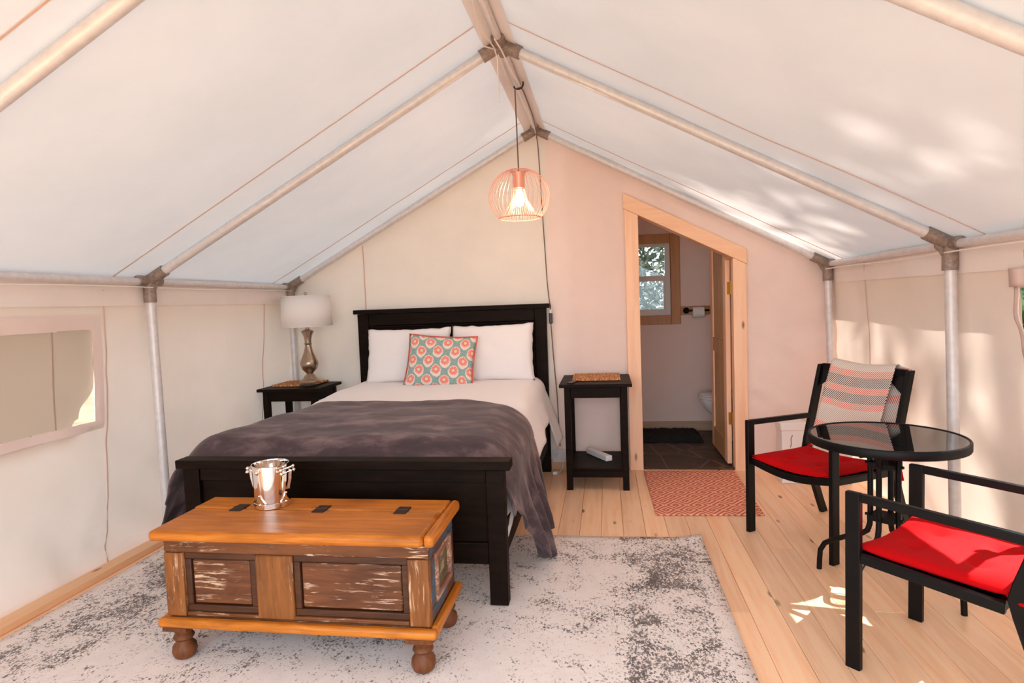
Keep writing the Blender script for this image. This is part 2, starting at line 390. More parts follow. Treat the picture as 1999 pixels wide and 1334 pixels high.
def thing(name, label, cat, loc=(0, 0, 0), rz=0, group=None):
    o = link(bpy.data.objects.new(name, None)); o.empty_display_size = .1
    o.location = loc; o.rotation_euler = (0, 0, rz)
    WM[o] = (Matrix.Translation(loc) @ Matrix.Rotation(rz, 4, 'Z')).inverted()
    o['label'] = label; o['category'] = cat
    if group: o['group'] = group
    return o
def tag(o, label, cat, group=None):
    o['label'] = label; o['category'] = cat
    if group: o['group'] = group
    return o
def structure(o): o['kind'] = 'structure'; return o
def fb(p, sc=1.0, o=3): return mn.fractal(V(p) * sc, 1.0, 2.0, o)
def lerp(a, b, t): return a + (b - a) * t
def sst(a, b, x): t = min(max((x - a) / (b - a), 0), 1); return t * t * (3 - 2 * t)
def pw(tab, t):
    for (a, x), (b, y) in zip(tab, tab[1:]):
        if t <= b: return lerp(x, y, sst(a, b, t))
    return tab[-1][1]

# ------------------------------------------------------------------ tent geometry
XL, XR, XA, ZE, ZR = -2.159, 2.2, .017, 1.606, 2.767
FY = (-.06, -1.711, -3.345, -5.0); YF = -5.15
RO = .035                                            # canvas lies just above the rafters
def roofz(x): return (lerp(ZE, ZR, (x - XL) / (XA - XL)) if x < XA else lerp(ZE, ZR, (XR - x) / (XR - XA))) + RO
def wallx(side, z):
    t = min(max(1 - z / 1.62, 0), 1)
    return (-2.195 - .09 * t) if side < 0 else (2.235 + .11 * t)
def fold(p): return math.exp(-(fb(p, 1.1, 2) / .13) ** 2)
def wob(y, z, s=0): return .024 * fb((y * 1.3 + s, z * 1.1, s), 1.0) + (.022 * fold((y * 1.7 + z * 2.2 + s, (z - y) * .45, 3)) + .010 * fold((y * 3.4 + z * 4.6 + s, (z - y) * .9, 8))) * max(1.25 - z * .8, .1)

def side_wall(side, hole, name):
    ys = [YF + (0 - YF) * i / 90 for i in range(91)]; zs = [1.64 * j / 30 for j in range(31)]
    snap = lambda L, v: min(range(len(L)), key=lambda i: abs(L[i] - v))
    if hole:
        for v in hole[:2]: ys[snap(ys, v)] = v
        for v in hole[2:]: zs[snap(zs, v)] = v
        i0, i1 = ys.index(hole[0]), ys.index(hole[1]); j0, j1 = zs.index(hole[2]), zs.index(hole[3])
    b = B()
    b.grid(90, 30, lambda u, v: (wallx(side, zs[round(v * 30)]) + side * wob(ys[round(u * 90)], zs[round(v * 30)], side * 5), ys[round(u * 90)], zs[round(v * 30)]),
           skip=(lambda i, j: i0 <= i < i1 and j0 <= j < j1) if hole else None)
    return structure(b.out(name, M['wall'], fix=False))
HL = (-3.25, -2.085, .83, 1.335); HR = (-3.2, -2.12, .83, 1.385)
wl = side_wall(-1, HL, 'wall_left'); wr = side_wall(1, HR, 'wall_right')

# back wall with the slanted doorway cut out of it
DX0, DX1 = .76, 1.56
def headz(x): return 2.052 + .06 - (x - .803) * .5154
b = B()
def bw(x, z): return (x, .0 + .012 * fb((x * 1.4, z * 1.2, 9)) - (.020 * fold((x * 1.5 + z * 1.9, (z - x) * .4, 4)) + .012 * fold((x * 3.2 + z * 4.4, (z - x) * .8, 9))) * (1 if x > 1.5 else .35), z)
for x0, x1, n in ((wallx(-1, .8) - .03, DX0, 60), (DX0, DX1, 16), (DX1, wallx(1, .8) + .06, 14)):
    lo = headz if x0 == DX0 else (lambda x: 0.0)
    b.grid(n, 46, lambda u, v: bw(lerp(x0, x1, u), lerp(lo(lerp(x0, x1, u)), max(roofz(lerp(x0, x1, u)), 1.4) - .005, v)))
wb = structure(b.out('wall_back', M['wallback'], fix=False))
# front wall behind the camera, with its open doorway
b = B()
for x0, x1, z0 in ((-2.25, -1.85, 0), (-1.85, 1.9, 2.10), (1.9, 2.3, 0)):
    b.grid(12, 12, lambda u, v: (lerp(x0, x1, u), YF, lerp(z0, roofz(lerp(x0, x1, u)) - .005, v)))
structure(b.out('wall_front', M['wall'], fix=False))

# roof: two slopes running past the walls as an eave
def roofpt(x, y):
    bay = 0
    for a, c in zip(FY, FY[1:]):
        if c <= y <= a: bay = math.sin(PI * (y - c) / (a - c))
    s = math.sin(PI * min(abs(x - XA) / 2.18, 1))
    return (x, y, roofz(x) + .022 * bay * s * fb((x * .5, y * .6, 2)) + .012 * fb((x * 1.1, y * 1.4, 7)) * s)
b = B()
b.grid(44, 80, lambda u, v: roofpt(lerp(-2.48, XA, u), lerp(YF - .1, .12, v)))
b.grid(44, 80, lambda u, v: roofpt(lerp(XA, 2.52, u), lerp(YF - .1, .12, v)))
ceil = structure(b.out('ceiling', M['roof'], fix=False))
def strip(pts, w, name, mat, parent, up):
    return B().sweep(pts, [(-w / 2, -.0012), (w / 2, -.0012), (w / 2, .0012), (-w / 2, .0012)], up=up).out(name, mat, parent, smooth=False)
for y in (-.335, -1.985, -3.485):
    for xe in (-2.19, 2.235):
        strip([(x, y + .03 * (abs(x) / 2.2), roofpt(x, y)[2] - .006) for x in [lerp(XA + .03 * (1 if xe > 0 else -1), xe, i / 14) for i in range(15)]], .008, 'seam', M['seam'], ceil, (0, 0, 1))
# canvas sleeve along the ridge
B().grid(6, 40, lambda u, v: (XA + (u - .5) * .17, lerp(YF, -.02, v), roofz(XA + (u - .5) * .17) - .010)).out('ridge_sleeve', M['seam'], ceil, fix=False).data.materials[0] = M['sleeve']
# seams and valances of the walls
for par, side, ys in ((wl, -1, (-2.0, -.42, -3.9)), (wr, 1, (-2.17, -.60, -3.9))):
    for y in ys:
        strip([(wallx(side, z) + side * wob(y, z, side * 5) - side * .006, y - .03 * (1 - z / 1.6), z) for z in [1.6 * i / 16 for i in range(17)]], .008, 'seam', M['seam'], par, (side, 0, 0))
    B().grid(70, 3, lambda u, v: (wallx(side, lerp(1.46, 1.60, v)) + side * (wob(lerp(YF + .02, -.02, u), lerp(1.46, 1.60, v), side * 5) - .008 + .003 * fb((u * 40, v * 2, side))), lerp(YF + .02, -.02, u), lerp(1.46, 1.60, v) + .004 * fb((u * 30, 0, 1)))).out('valance', M['valance'], par, fix=False)
for x, z0, z1 in ((-1.485, 0, 1.93),):
    strip([(x - .02 * (i / 14), bw(x, lerp(z0, z1, i / 14))[1] - .006, lerp(z0, z1, i / 14)) for i in range(15)], .008, 'seam', M['seam'], wb, (0, 1, 0))

# ------------------------------------------------------------------ floor boards and sills
fl = structure(B().box((-2.4, YF - .3, -.06), (2.6, -.005, -.022)).out('floor', M['floor'], smooth=False))
x = -2.4; k = 0; W = .1305
while x < 2.55:
    cuts = [YF - .3] + ([] if k % 3 == 0 else [-3.9 + (k * 1.37) % 3.4]) + [-.005]
    for a, c in zip(cuts, cuts[1:]):
        h = random.uniform(-.0006, .0006)
        B().box((x + .0008, a + .0006, -.022), (x + W - .0008, c - .0006, h)).out('floor_board', M['floor'], fl, bevel=.0022, smooth=False)
    x += W; k += 1
bl = structure(B().box((-2.25, YF + .02, 0), (-2.16, -.02, .038)).out('baseboard_left', M['pineY'], bevel=.004))
structure(B().box((-1.5, -.03, 0), (.68, -.004, .085)).out('baseboard_back', M['pineX'], bevel=.003))

# ------------------------------------------------------------------ metal frame
fr = thing('tent_frame', 'grey metal pipe frame with rafters, eave pipes and poles under the canvas roof', 'frame', (0, 0, 0))
RP, RE = .0265, .021
for i, y in enumerate(FY):
    for xe, s in ((XL, -1), (XR, 1)):
        B().tube([(XA, y, ZR), (xe, y, ZE)], RP, 16).out('rafter', M['pipe'], fr)
        zb = .038 if s < 0 else 0
        B().tube([(xe, y, ZE - .02), (xe + (0 if s < 0 else .035), y - .01 * s, zb)], RP, 16).out('pole', M['pipe'], fr)
        # corner fitting: three sleeves
        d = V((XA - xe, 0, ZR - ZE)).normalized(); c = V((xe, y, ZE)); q = B()
        q.tube([c - d * .02, c + d * .125], RP + .008, 16); q.tube([c + V((0, 0, .02)), c - V((0, 0, .13))], RP + .008, 16)
        q.tube([c + V((0, .09 if i else .02, 0)), c - V((0, .09, 0))], RE + .009, 14); q.ball(c, RP + .012, 14)
        q.prism([(xe, ZE - .12), (xe, ZE), (xe + d.x * .12, ZE + d.z * .12)], y - .004, y + .004)
        q.out('corner_fitting', M['fitting'], fr)
    c = V((XA, y, ZR)); q = B()
    for xe in (XL, XR):
        d = (V((xe, y, ZE)) - c).normalized(); q.tube([c - d * .01, c + d * .12], RP + .009, 16)
    q.tube([c + V((0, .1 if i else .02, .0)), c - V((0, .1, .0))], RP + .008, 16); q.ball(c, RP + .012, 14)
    q.out('ridge_fitting', M['fitting'], fr)
for a, c in zip(FY, FY[1:]):
    for xe in (XL, XR): B().tube([(xe, a, ZE - .006), (xe, c, ZE - .006)], RE, 14).out('eave_pipe', M['pipe'], fr)
    B().tube([(XA, a, ZR + .002), (XA, c, ZR + .002)], RE, 14).out('ridge_pipe', M['pipe'], fr)
tag(B().tube([(XR - .03, y, ZE - .045 - .004 * math.sin(y * 3.8)) for y in [-.1 - i * .2 for i in range(25)]], .004, 6).out('eave_cord', M['rope']), 'thin white cord stretched along under the right eave pipe', 'cord')
tag(B().tube([(XL + .03, y, ZE - .042 - .004 * math.sin(y * 3.8)) for y in [-.1 - i * .2 for i in range(25)]], .0035, 6).out('eave_cord', M['rope']), 'thin white cord stretched along under the left eave pipe', 'cord')
def lace(pts, r, label):
    return tag(B().tube(pts, r, 6).out('tie_string', M['rope']), label, 'string')
lace([(XA - .03 + .015 * math.sin(i), -2.75 + i * .15, ZR - .045 - .012 * math.sin(i * 1.7)) for i in range(12)] , .004, 'loose white string lying along the ridge pipe')
lace([(XA - .06, -2.1, ZR - .03), (XA - .05, -1.95, ZR - .10), (XA - .02, -1.79, ZR - .055), (XA - .012, -1.76, ZR - .09), (XA - .012, -1.758, ZR - .20), (XA - .008, -1.757, ZR - .32)], .003, 'white string dangling down in front of the nearer ridge joint')
lace([(XA + .0, -1.9, ZR - .05), (XA + .015, -1.76, ZR - .058), (XA + .02, -1.4, ZR - .05), (XA + .025, -1.18, ZR - .032), (XA + .02, -.6, ZR - .04), (XA + .01, -.14, ZR - .05)], .0045, 'white string running from the ridge joint to the pendant hook')

# ------------------------------------------------------------------ side windows
w1 = structure(B().grid(16, 10, lambda u, v: (wallx(-1, lerp(HL[2], HL[3], v)) - .008, lerp(HL[0], HL[1], u), lerp(HL[2], HL[3], v))).out('window_1', M['screen'], fix=False))
def border(H, side, par, w=.075, bot=.045):
    y0, y1, z0, z1 = H
    for a, c, p, q in ((y0 - w, y1 + w * .7, z1 - .004, z1 + w * 1.05), (y0 - w, y1 + (w * .7 if side < 0 else -.2), z0 - bot, z0 + .004), (y1 - .004, y1 + w * .7, z0, z1), (y0 - w, y0 + .004, z0, z1))[:4]:
        if side > 0 and a > y1 - .01: continue
        B().grid(18, 4, lambda u, v: (wallx(side, lerp(p, q, v)) + side * wob(lerp(a, c, u), lerp(p, q, v), side * 5) - side * .005, lerp(a, c, u), lerp(p, q, v))).out('window_border', M['trimcanvas'], par, fix=False)
border(HL, -1, w1)
def flap(u, v):
    y = lerp(HL[0] - .08, HL[1] + .03, u); z = lerp(HL[2] - .07, HL[3] + .06, v)
    cut = sst(.85, 1.0, u) * sst(.45, .0, v); y -= .10 * cut; z += .10 * cut
    return (wallx(-1, z) - .035 - .012 * fb((y * 3 + z, z * 2, 5)) - .02 * math.sin(u * 9 + v * 2) * (1 - v) * .4, y, z)
B().grid(40, 20, flap).out('outer_flap', M['flap'], w1, fix=False)
strip([V(flap(.80 + .01 * (1 - i / 12), i / 12)) + V((.004, 0, 0)) for i in range(13)], .008, 'flap_seam', M['seam'], w1, (1, 0, 0))
w2 = structure(B().grid(18, 4, lambda u, v: (wallx(1, lerp(HR[3], HR[3] + .08, v)) - .012, lerp(HR[0], HR[1] + .03, u), lerp(HR[3], HR[3] + .08, v))).out('window_2', M['trimcanvas'], fix=False, solid=.003))
border(HR, 1, w2)
# canvas edge sagging into the opening
b = B()
def sag(u, v):
    z = lerp(HR[2], HR[3], v); e = pw([(.83, .13), (1.16, .045), (1.273, .004), (1.385, .02)], z)
    return (wallx(1, z) + wob(HR[1], z, 5) * (1 - u) - .004, HR[1] + .05 - e - .05 * u + .05 * (e - .0) * 0, z)
b.grid(4, 16, sag).out('window_border', M['trimcanvas'], w2, fix=False, solid=.003)

# ------------------------------------------------------------------ doorway trim
hz = lambda x: 2.052 - (x - .803) * .5154; hzo = lambda x: 2.227 - (x - .696) * .5228
d1 = structure(B().prism([(.69, hz(.69)), (1.62, hz(1.62)), (1.62, hzo(1.62)), (.69, hzo(.69))], -.040, -.010).out('door_1', pine('pine_header', srgb(250, 204, 168), PD, 0, .4), bevel=.003))
def casing(poly, mat, y0=-.036, y1=-.010): return B().prism(poly, y0, y1).out('casing', mat, d1, bevel=.003)
hz = lambda x: 2.052 - (x - .803) * .5154; hzo = lambda x: 2.227 - (x - .696) * .5228
casing([(.697, 0), (.803, 0), (.803, hz(.803) - .001), (.697, hz(.697) - .001)], M['pineZ'])
casing([(1.517, 0), (1.618, 0), (1.618, hz(1.618) - .001), (1.517, hz(1.517) - .001)], M['pineZ'])
B().prism([(.775, 0), (.803, 0), (.803, hz(.803)), (.775, hz(.775))], -.012, .115).out('jamb', M['pineZ'], d1)
B().prism([(1.53, 0), (1.555, 0), (1.555, hz(1.555)), (1.53, hz(1.53))], -.012, .115).out('jamb', M['pineZ'], d1)
B().prism([(.775, hz(.775) + .002), (1.555, hz(1.555) + .002), (1.555, hz(1.555) + .027), (.775, hz(.775) + .027)], -.012, .115).out('jamb', M['pineX'], d1)

# ------------------------------------------------------------------ bathroom shell
BX0, BX1, BY1 = .30, 2.30, 1.48
bf = structure(B().box((BX0, .0, -.03), (BX1, BY1, -.001)).out('floor_bath', M['slate'], smooth=False)); bf.name = 'floor_bathroom'
WX0, WX1, WZ0, WZ1 = .68, 1.215, 1.205, 1.955
b = B()
for lo, hi in (((BX0, BY1, 0), (WX0, BY1 + .1, 2.75)), ((WX1, BY1, 0), (BX1, BY1 + .1, 2.75)), ((WX0, BY1, 0), (WX1, BY1 + .1, WZ0)), ((WX0, BY1, WZ1), (WX1, BY1 + .1, 2.75))): b.box(lo, hi)
structure(b.out('wall_bath_back', M['plaster'], smooth=False))
structure(B().box((BX0 - .08, .03, 0), (BX0, BY1 + .1, 2.75)).out('wall_bath_left', M['plaster'], smooth=False))
structure(B().box((BX1, .03, 0), (BX1 + .08, BY1 + .1, 2.4)).out('wall_bath_right', M['plaster'], smooth=False))
structure(B().prism([(BX0 - .08, 2.72), (BX1 + .12, 1.62), (BX1 + .12, 1.70), (BX0 - .08, 2.80)], .03, BY1 + .12).out('ceiling_bath', M['plaster'], smooth=False))
b = B()                                              # the framed partition behind the canvas end wall
b.box((BX0 - .05, .03, 0), (.775, .11, 2.5)); b.box((1.556, .03, 0), (BX1, .11, 1.65))
b.prism([(.775, hz(.775) + .03), (1.556, hz(1.556) + .03), (1.556, 1.95), (.775, 2.42)], .03, .11)
structure(b.out('wall_bath_front', M['plaster'], smooth=False))
structure(B().box((BX0, BY1 - .015, 0), (BX1, BY1, .10)).out('baseboard_bath', M['paintedwood'], bevel=.003))
# bathroom window
w3 = structure(B().box((WX0, BY1 + .02, WZ0), (WX0 + .03, BY1 + .08, WZ1)).out('window_3', M['vinyl'], bevel=.003))
for n_, lo, hi, mt in (('casing', (WX1 - .012, BY1 - .022, WZ0 - .09), (WX1 + .082, BY1, WZ1 + .09), 'bathtrim'), ('casing', (WX0 - .08, BY1 - .022, WZ0 - .09), (WX0 + .012, BY1, WZ1 + .09), 'bathtrim'),
                      ('casing', (WX0 + .013, BY1 - .02, WZ0 - .09), (WX1 - .013, BY1, WZ0 + .005), 'bathtrim'), ('casing', (WX0 + .013, BY1 - .02, WZ1 - .005), (WX1 - .013, BY1, WZ1 + .09), 'bathtrim'),
                      ('window_jamb', (WX1 - .012, BY1, WZ0), (WX1, BY1 + .1, WZ1), 'bathtrim'), ('window_jamb', (WX0, BY1, WZ0), (WX0 + .012, BY1 + .1, WZ1), 'bathtrim'),
                      ('sash_stile', (WX1 - .065, BY1 + .02, WZ0), (WX1 - .013, BY1 + .07, WZ1), 'vinyl'), ('sash_rail', (WX0 + .03, BY1 + .02, WZ0), (WX1 - .065, BY1 + .065, WZ0 + .07), 'vinyl'),
                      ('sash_rail', (WX0 + .03, BY1 + .02, WZ1 - .035), (WX1 - .065, BY1 + .065, WZ1), 'vinyl'), ('sash_rail', (WX0 + .03, BY1 + .015, 1.565), (WX1 - .065, BY1 + .06, 1.62), 'vinyl'),
                      ('sash_stile', (WX1 - .085, BY1 + .018, WZ0 + .07), (WX1 - .065, BY1 + .06, 1.565), 'vinyl')):
    B().box(lo, hi).out(n_, M[mt], w3, bevel=.003)
B().box((WX0 + .03, BY1 + .040, 1.62), (WX1 - .065, BY1 + .044, WZ1 - .035)).out('pane', M['pane'], w3, smooth=False)
B().box((WX0 + .03, BY1 + .030, WZ0 + .07), (WX1 - .085, BY1 + .034, 1.565)).out('pane', M['pane'], w3, smooth=False)

# bathroom door, swung open against the right jamb
dr = thing('bathroom_door', 'pine panelled door with slanted top standing open inside the doorway', 'door', (1.505, .125, 0))
def dz(y): return 1.675 + (y - .125) * .50
DXa, DXb = 1.487, 1.525
Y0, Y1 = .125, .835
def dpoly(y0, y1, z0, z1, xa, xb, name, mat='pinedoor'):
    t0 = dz(y0) if z1 is None else z1; t1 = dz(y1) if z1 is None else z1
    return B().prism([(y0, z0), (y1, z0), (y1, t1), (y0, t0)], xa, xb, axis=0).out(name, M[mat], dr, bevel=.003)
dpoly(Y0, Y0 + .105, .015, None, DXa, DXb, 'stile', 'pineZ'); dpoly(Y1 - .105, Y1, .015, None, DXa, DXb, 'stile', 'pineZ')
dpoly(Y0 + .106, Y1 - .106, .015, .20, DXa, DXb, 'rail'); dpoly(Y0 + .106, Y1 - .106, .90, 1.02, DXa, DXb, 'rail')
B().prism([(Y0 + .106, dz(Y0 + .106) - .13), (Y1 - .106, dz(Y1 - .106) - .13), (Y1 - .106, dz(Y1 - .106)), (Y0 + .106, dz(Y0 + .106))], DXa, DXb, axis=0).out('rail', M['pinedoor'], dr, bevel=.003)
yw = (Y1 - Y0 - .212) / 4
for k in range(4):
    a = Y0 + .106 + k * yw
    B().prism([(a + .001, .2), (a + yw - .001, .2), (a + yw - .001, dz(a + yw) - .12), (a + .001, dz(a) - .12)], DXa + .012, DXb - .008, axis=0).out('plank', M['pinedoor'], dr, bevel=.003)
for z in (.34, 1.40): B().box((1.500, .1195, z), (1.531, .1245, z + .1)).tube([(1.529, .119, z), (1.529, .119, z + .1)], .006, 8).out('hinge', M['brass'], dr)

# toilet, mostly behind the door
t = thing('toilet', 'white toilet half hidden behind the open pine door', 'toilet', (1.75, 1.1, 0))
def ell(cx, cy, rx, ry, z, n=26): return [V((cx + rx * math.cos(2 * PI * j / n) * (1.12 if math.cos(2 * PI * j / n) < 0 else .85), cy + ry * math.sin(2 * PI * j / n), z)) for j in range(n)]
def loft(rings):
    b = B(); n = len(rings[0])
    for r in rings: b.v += r
    for i in range(len(rings) - 1):
        for j in range(n): b.f.append((i * n + j, i * n + (j + 1) % n, (i + 1) * n + (j + 1) % n, (i + 1) * n + j))
    b.f.append(tuple(reversed(range(n)))); b.f.append(tuple((len(rings) - 1) * n + j for j in range(n))); return b
CX, CY = 1.682, 1.12
loft([ell(CX + .08, CY, .18, .12, 0), ell(CX + .09, CY, .15, .10, .08), ell(CX + .07, CY, .15, .11, .18), ell(CX + .02, CY, .20, .165, .28), ell(CX, CY, .235, .185, .36), ell(CX, CY, .24, .19, .395)]).out('bowl', M['ceramic'], t)
loft([ell(CX, CY, .245, .192, .398), ell(CX, CY, .25, .195, .41), ell(CX, CY, .245, .192, .42)]).out('seat', M['ceramic'], t)
loft([ell(CX, CY, .243, .19, .424), ell(CX, CY, .247, .192, .436), ell(CX, CY, .22, .17, .446)]).out('lid', M['ceramic'], t)
B().box((1.90, CY - .2, .36), (2.08, CY + .2, .74)).out('tank', M['ceramic'], t, bevel=.02)
B().box((1.89, CY - .21, .74), (2.09, CY + .21, .775)).out('tank_lid', M['ceramic'], t, bevel=.01)
t = thing('paper_holder', 'dark pipe toilet paper holder on a pine backing board', 'holder', (1.43, BY1, 1.25))
B().box((1.299, BY1 - .02, 1.205), (1.66, BY1, 1.295)).out('backing_board', M['bathtrim'], t, bevel=.002)
B().lathe([(.032, 0), (.032, .008), (.018, .012), (.012, .02)], (0, 0, 0), 18).out('flange', M['blackmetal'], t, local=True)
fo = bpy.data.objects[[o.name for o in t.children if o.name.startswith('flange')][0]]; fo.location = (-.08, -.02, 0); fo.rotation_euler = (PI / 2, 0, 0)
B().tube([(1.35, BY1 - .02, 1.25), (1.35, BY1 - .06, 1.25), (1.355, BY1 - .075, 1.25), (1.37, BY1 - .08, 1.25), (1.57, BY1 - .08, 1.25)], .011, 10).out('bar', M['blackmetal'], t)
tp = B(); n = 22
for xx in (1.405, 1.515):
    for j in range(n): tp.v.append(V((xx, BY1 - .08 + .054 * math.cos(2 * PI * j / n), 1.232 + .054 * math.sin(2 * PI * j / n))))
for j in range(n): tp.f.append((j, (j + 1) % n, n + (j + 1) % n, n + j))
tp.f += [tuple(reversed(range(n))), tuple(range(n, 2 * n))]
tag(tp.out('toilet_roll', M['paper']), 'white toilet paper roll hanging on the bathroom wall holder', 'toilet paper')
def shag(u, v):
    e = min(u, 1 - u, v, 1 - v) * 14
    return (lerp(.82, 1.43, u) + .012 * fb((v * 9, u * 9, 1)), lerp(.93, 1.42, v) + .012 * fb((u * 9, 3, v)), .002 + .04 * min(e, 1) ** .5 * (1 + .3 * fb((u * 22, v * 22, 0))))
tag(B().grid(50, 40, shag).out('bath_mat', M['shag'], fix=False, solid=.003), 'black shaggy bath mat on the bathroom floor', 'mat')

# ------------------------------------------------------------------ rugs
RX0, RX1, RY0, RY1 = -2.12, 1.04, -4.4, -1.48
def rugp(u, v):
    x = lerp(RX0, RX1, u); y = lerp(RY0, RY1, v)
    cz = sst(.955, 1.0, u) * sst(.955, 1.0, v)
    x += .012 * (v - .8) * (u > .5); y += .04 * (u - .5) + .004 * math.sin(u * 21)
    return (x - .01 * cz, y - .02 * cz, .009 + .028 * cz)
rg = B().grid(60, 60, rugp).out('area_rug', M['rug'], fix=False); tag(rg, 'large faded grey patterned rug under the chest and bed foot', 'rug')
q = rg.modifiers.new('solid', 'SOLIDIFY'); q.thickness = .008; q.offset = -1
tag(B().grid(30, 40, lambda u, v: (lerp(.815, 1.485, u) + .0 * v - .015 * v * (1 - 2 * u), lerp(-1.09, -.085, v) + .03 * u * (1 - 0 * v), .006 + .001 * fb((u * 8, v * 8, 0)))).out('door_mat', M['mat'], fix=False, solid=.006), 'small red and cream diamond-weave mat in front of the bathroom doorway', 'mat')

# ------------------------------------------------------------------ bed
XC = -.743; ZC = 1.381
bed = thing('bed', 'dark espresso wooden bed with tall panelled headboard and lower footboard', 'bed', (XC, -1.2, 0))
ES = M['espresso']
def bb(lo, hi, name, mat=ES, par=None, bev=.004): return B().box(lo, hi).out(name, mat, par or bed, bevel=bev)
L, R = XC - .80, XC + .80
bb((XC - .83, -.125, ZC - .036), (XC + .83, -.025, ZC), 'headboard_cap')
for a in (L, R - .095): bb((a, -.105, 0), (a + .095, -.045, ZC - .037), 'headboard_post')
bb((L + .096, -.10, ZC - .135), (R - .096, -.05, ZC - .037), 'headboard_rail')
bb((L + .096, -.10, .55), (R - .096, -.05, .78), 'headboard_rail')
bb((L + .096, -.075, .78), (R - .096, -.055, ZC - .135), 'headboard_panel')
for lo, hi in (((L + .096, -.092, ZC - .155), (R - .096, -.075, ZC - .136)), ((L + .096, -.092, .78), (L + .116, -.075, ZC - .156)), ((R - .116, -.092, .78), (R - .096, -.075, ZC - .156))):
    bb(lo, hi, 'panel_bead', bev=.006)
FYb = -2.346; ZF = .685; F0 = .012
bb((XC - .83, FYb, ZF - .042), (XC + .83, FYb + .09, ZF), 'footboard_cap')
for a in (L, R - .085): bb((a, FYb + .012, F0), (a + .085, FYb + .075, ZF - .043), 'footboard_post')
bb((L + .086, FYb + .02, ZF - .105), (R - .086, FYb + .07, ZF - .043), 'footboard_rail')
bb((L + .086, FYb + .02, .20), (R - .086, FYb + .07, .30), 'footboard_rail')
bb((L + .086, FYb + .035, .30), (R - .086, FYb + .055, ZF - .105), 'footboard_panel')
for a in (L + .02, R - .05): bb((a, FYb + .076, .20), (a + .03, -.106, .36), 'side_rail')
# mattress with its own sheet
bm_ = B().box((XC - .745, -2.20, .30), (XC + .745, -.13, .64)).out('mattress', M['linen'], bevel=.05); tag(bm_, 'white sheeted mattress lying in the dark bed frame', 'mattress')

def drape(ys, half, rad, ztop, hemL, hemR, flL, flR, convL, convR, foldL, foldR, ystart=None, nu=90, bump=.004, seed=0, tail=0):
    nv = len(ys) - 1
    def fn(u, v):
        i = round(v * nv); y = ys[i]; s = u * 2 - 1; side = -1 if s < 0 else 1
        zt = ztop(y); hem = hemL(v) if side < 0 else hemR(v); fl, fp = flL if side < 0 else flR
        hf = half(side, v) if callable(half) else half
        r = rad(side, v) if callable(rad) else rad
        A = hf - r; Q = r * PI / 2; D = max(zt - r - hem, .01)
        # denser sampling over the drop
        d = abs(s) * (A + Q + D)
        if d < A: x, z, k = d, zt, 0
        elif d < A + Q: an = (d - A) / r; x, z, k = A + r * math.sin(an), zt - r + r * math.cos(an), 0
        else: h = d - A - Q; x, z, k = hf, zt - r - h, h / .6
        kk = min(k, 1.2)
        yc, cv = convL if side < 0 else convR; am, fq, ph = foldL if side < 0 else foldR
        x += fl * kk ** fp + am * min(kk * 1.6, 1) * math.sin(v * fq * 2 * PI + ph + kk * 1.2)
        x += tail * sst(.88, 1, v) * min(kk * 2, 1)
        if ystart:
            y = lerp(ystart(side * x), ys[-1], v) if True else y
            zt2 = ztop(y)
            if k == 0: z += zt2 - zt
        y += cv * (yc - y) * kk ** 1.2
        z += bump * fb((x * 2.2 * side + seed, y * 3, seed), 1.6) * (1 if k == 0 else .3)
        x += bump * .6 * fb((y * 5, z * 3, seed + 2), 1.5)
        return (XC + side * x, y, z)
    return B().grid(nu, nv, fn)
# white duvet
def zd(y): return .79 - .03 * sst(-.6, -1.3, y) - .03 * sst(-1.15, -1.5, y) - .16 * sst(-1.6, -2.2, y)
ysd = [-.14 - i * (2.07 / 50) for i in range(51)]
hR = lambda v: pw([(0, .30), (.09, .27), (.17, .52), (.28, .50), (.42, .45), (.55, .40), (.8, .36), (.97, .38), (1, .40)], v)
hL = lambda v: pw([(0, .45), (.8, .40), (.95, .28), (1, .26)], v)
du = drape(ysd, .775, lambda sd, v: .11 + .17 * sst(.45, .65, v), zd, hL, hR, (.28, 1.2), (.17, .9), (-1.2, 0), (-.9, .04), (.012, 5, 0), (.016, 5, 1), bump=.006, seed=3, tail=.05).out('duvet', M['linen'], fix=False, solid=.014)
tag(du, 'plain white duvet covering the bed under the grey blanket', 'duvet')
# grey velvet blanket
def zb(y): return .800 - .035 * sst(-.6, -1.6, y) - .03 * sst(-1.5, -2.1, y) - .085 * sst(-2.05, -2.245, y) + .012 * sst(-1.3, -1.7, y) * sst(-2.2, -1.9, y)
ysb = [-1.2 - i * (1.045 / 60) for i in range(61)]
bR = lambda v: pw([(0, .24), (.2, .13), (.45, .025), (.62, .06), (.8, .26), (1, .46)], v)
bL = lambda v: pw([(0, .50), (.4, .40), (.75, .20), (.9, .24), (1, .43)], v)
def ystart(x): return -1.20 - .20 * sst(.3, .8, x) + .0
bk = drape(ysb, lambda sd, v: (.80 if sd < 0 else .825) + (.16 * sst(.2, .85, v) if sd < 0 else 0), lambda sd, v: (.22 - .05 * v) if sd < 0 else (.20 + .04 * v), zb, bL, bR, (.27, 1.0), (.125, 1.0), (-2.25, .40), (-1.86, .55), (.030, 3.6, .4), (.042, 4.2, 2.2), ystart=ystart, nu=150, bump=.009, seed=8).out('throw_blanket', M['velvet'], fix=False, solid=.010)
tag(bk, 'grey-brown velvet blanket spread over the foot half of the bed', 'blanket')

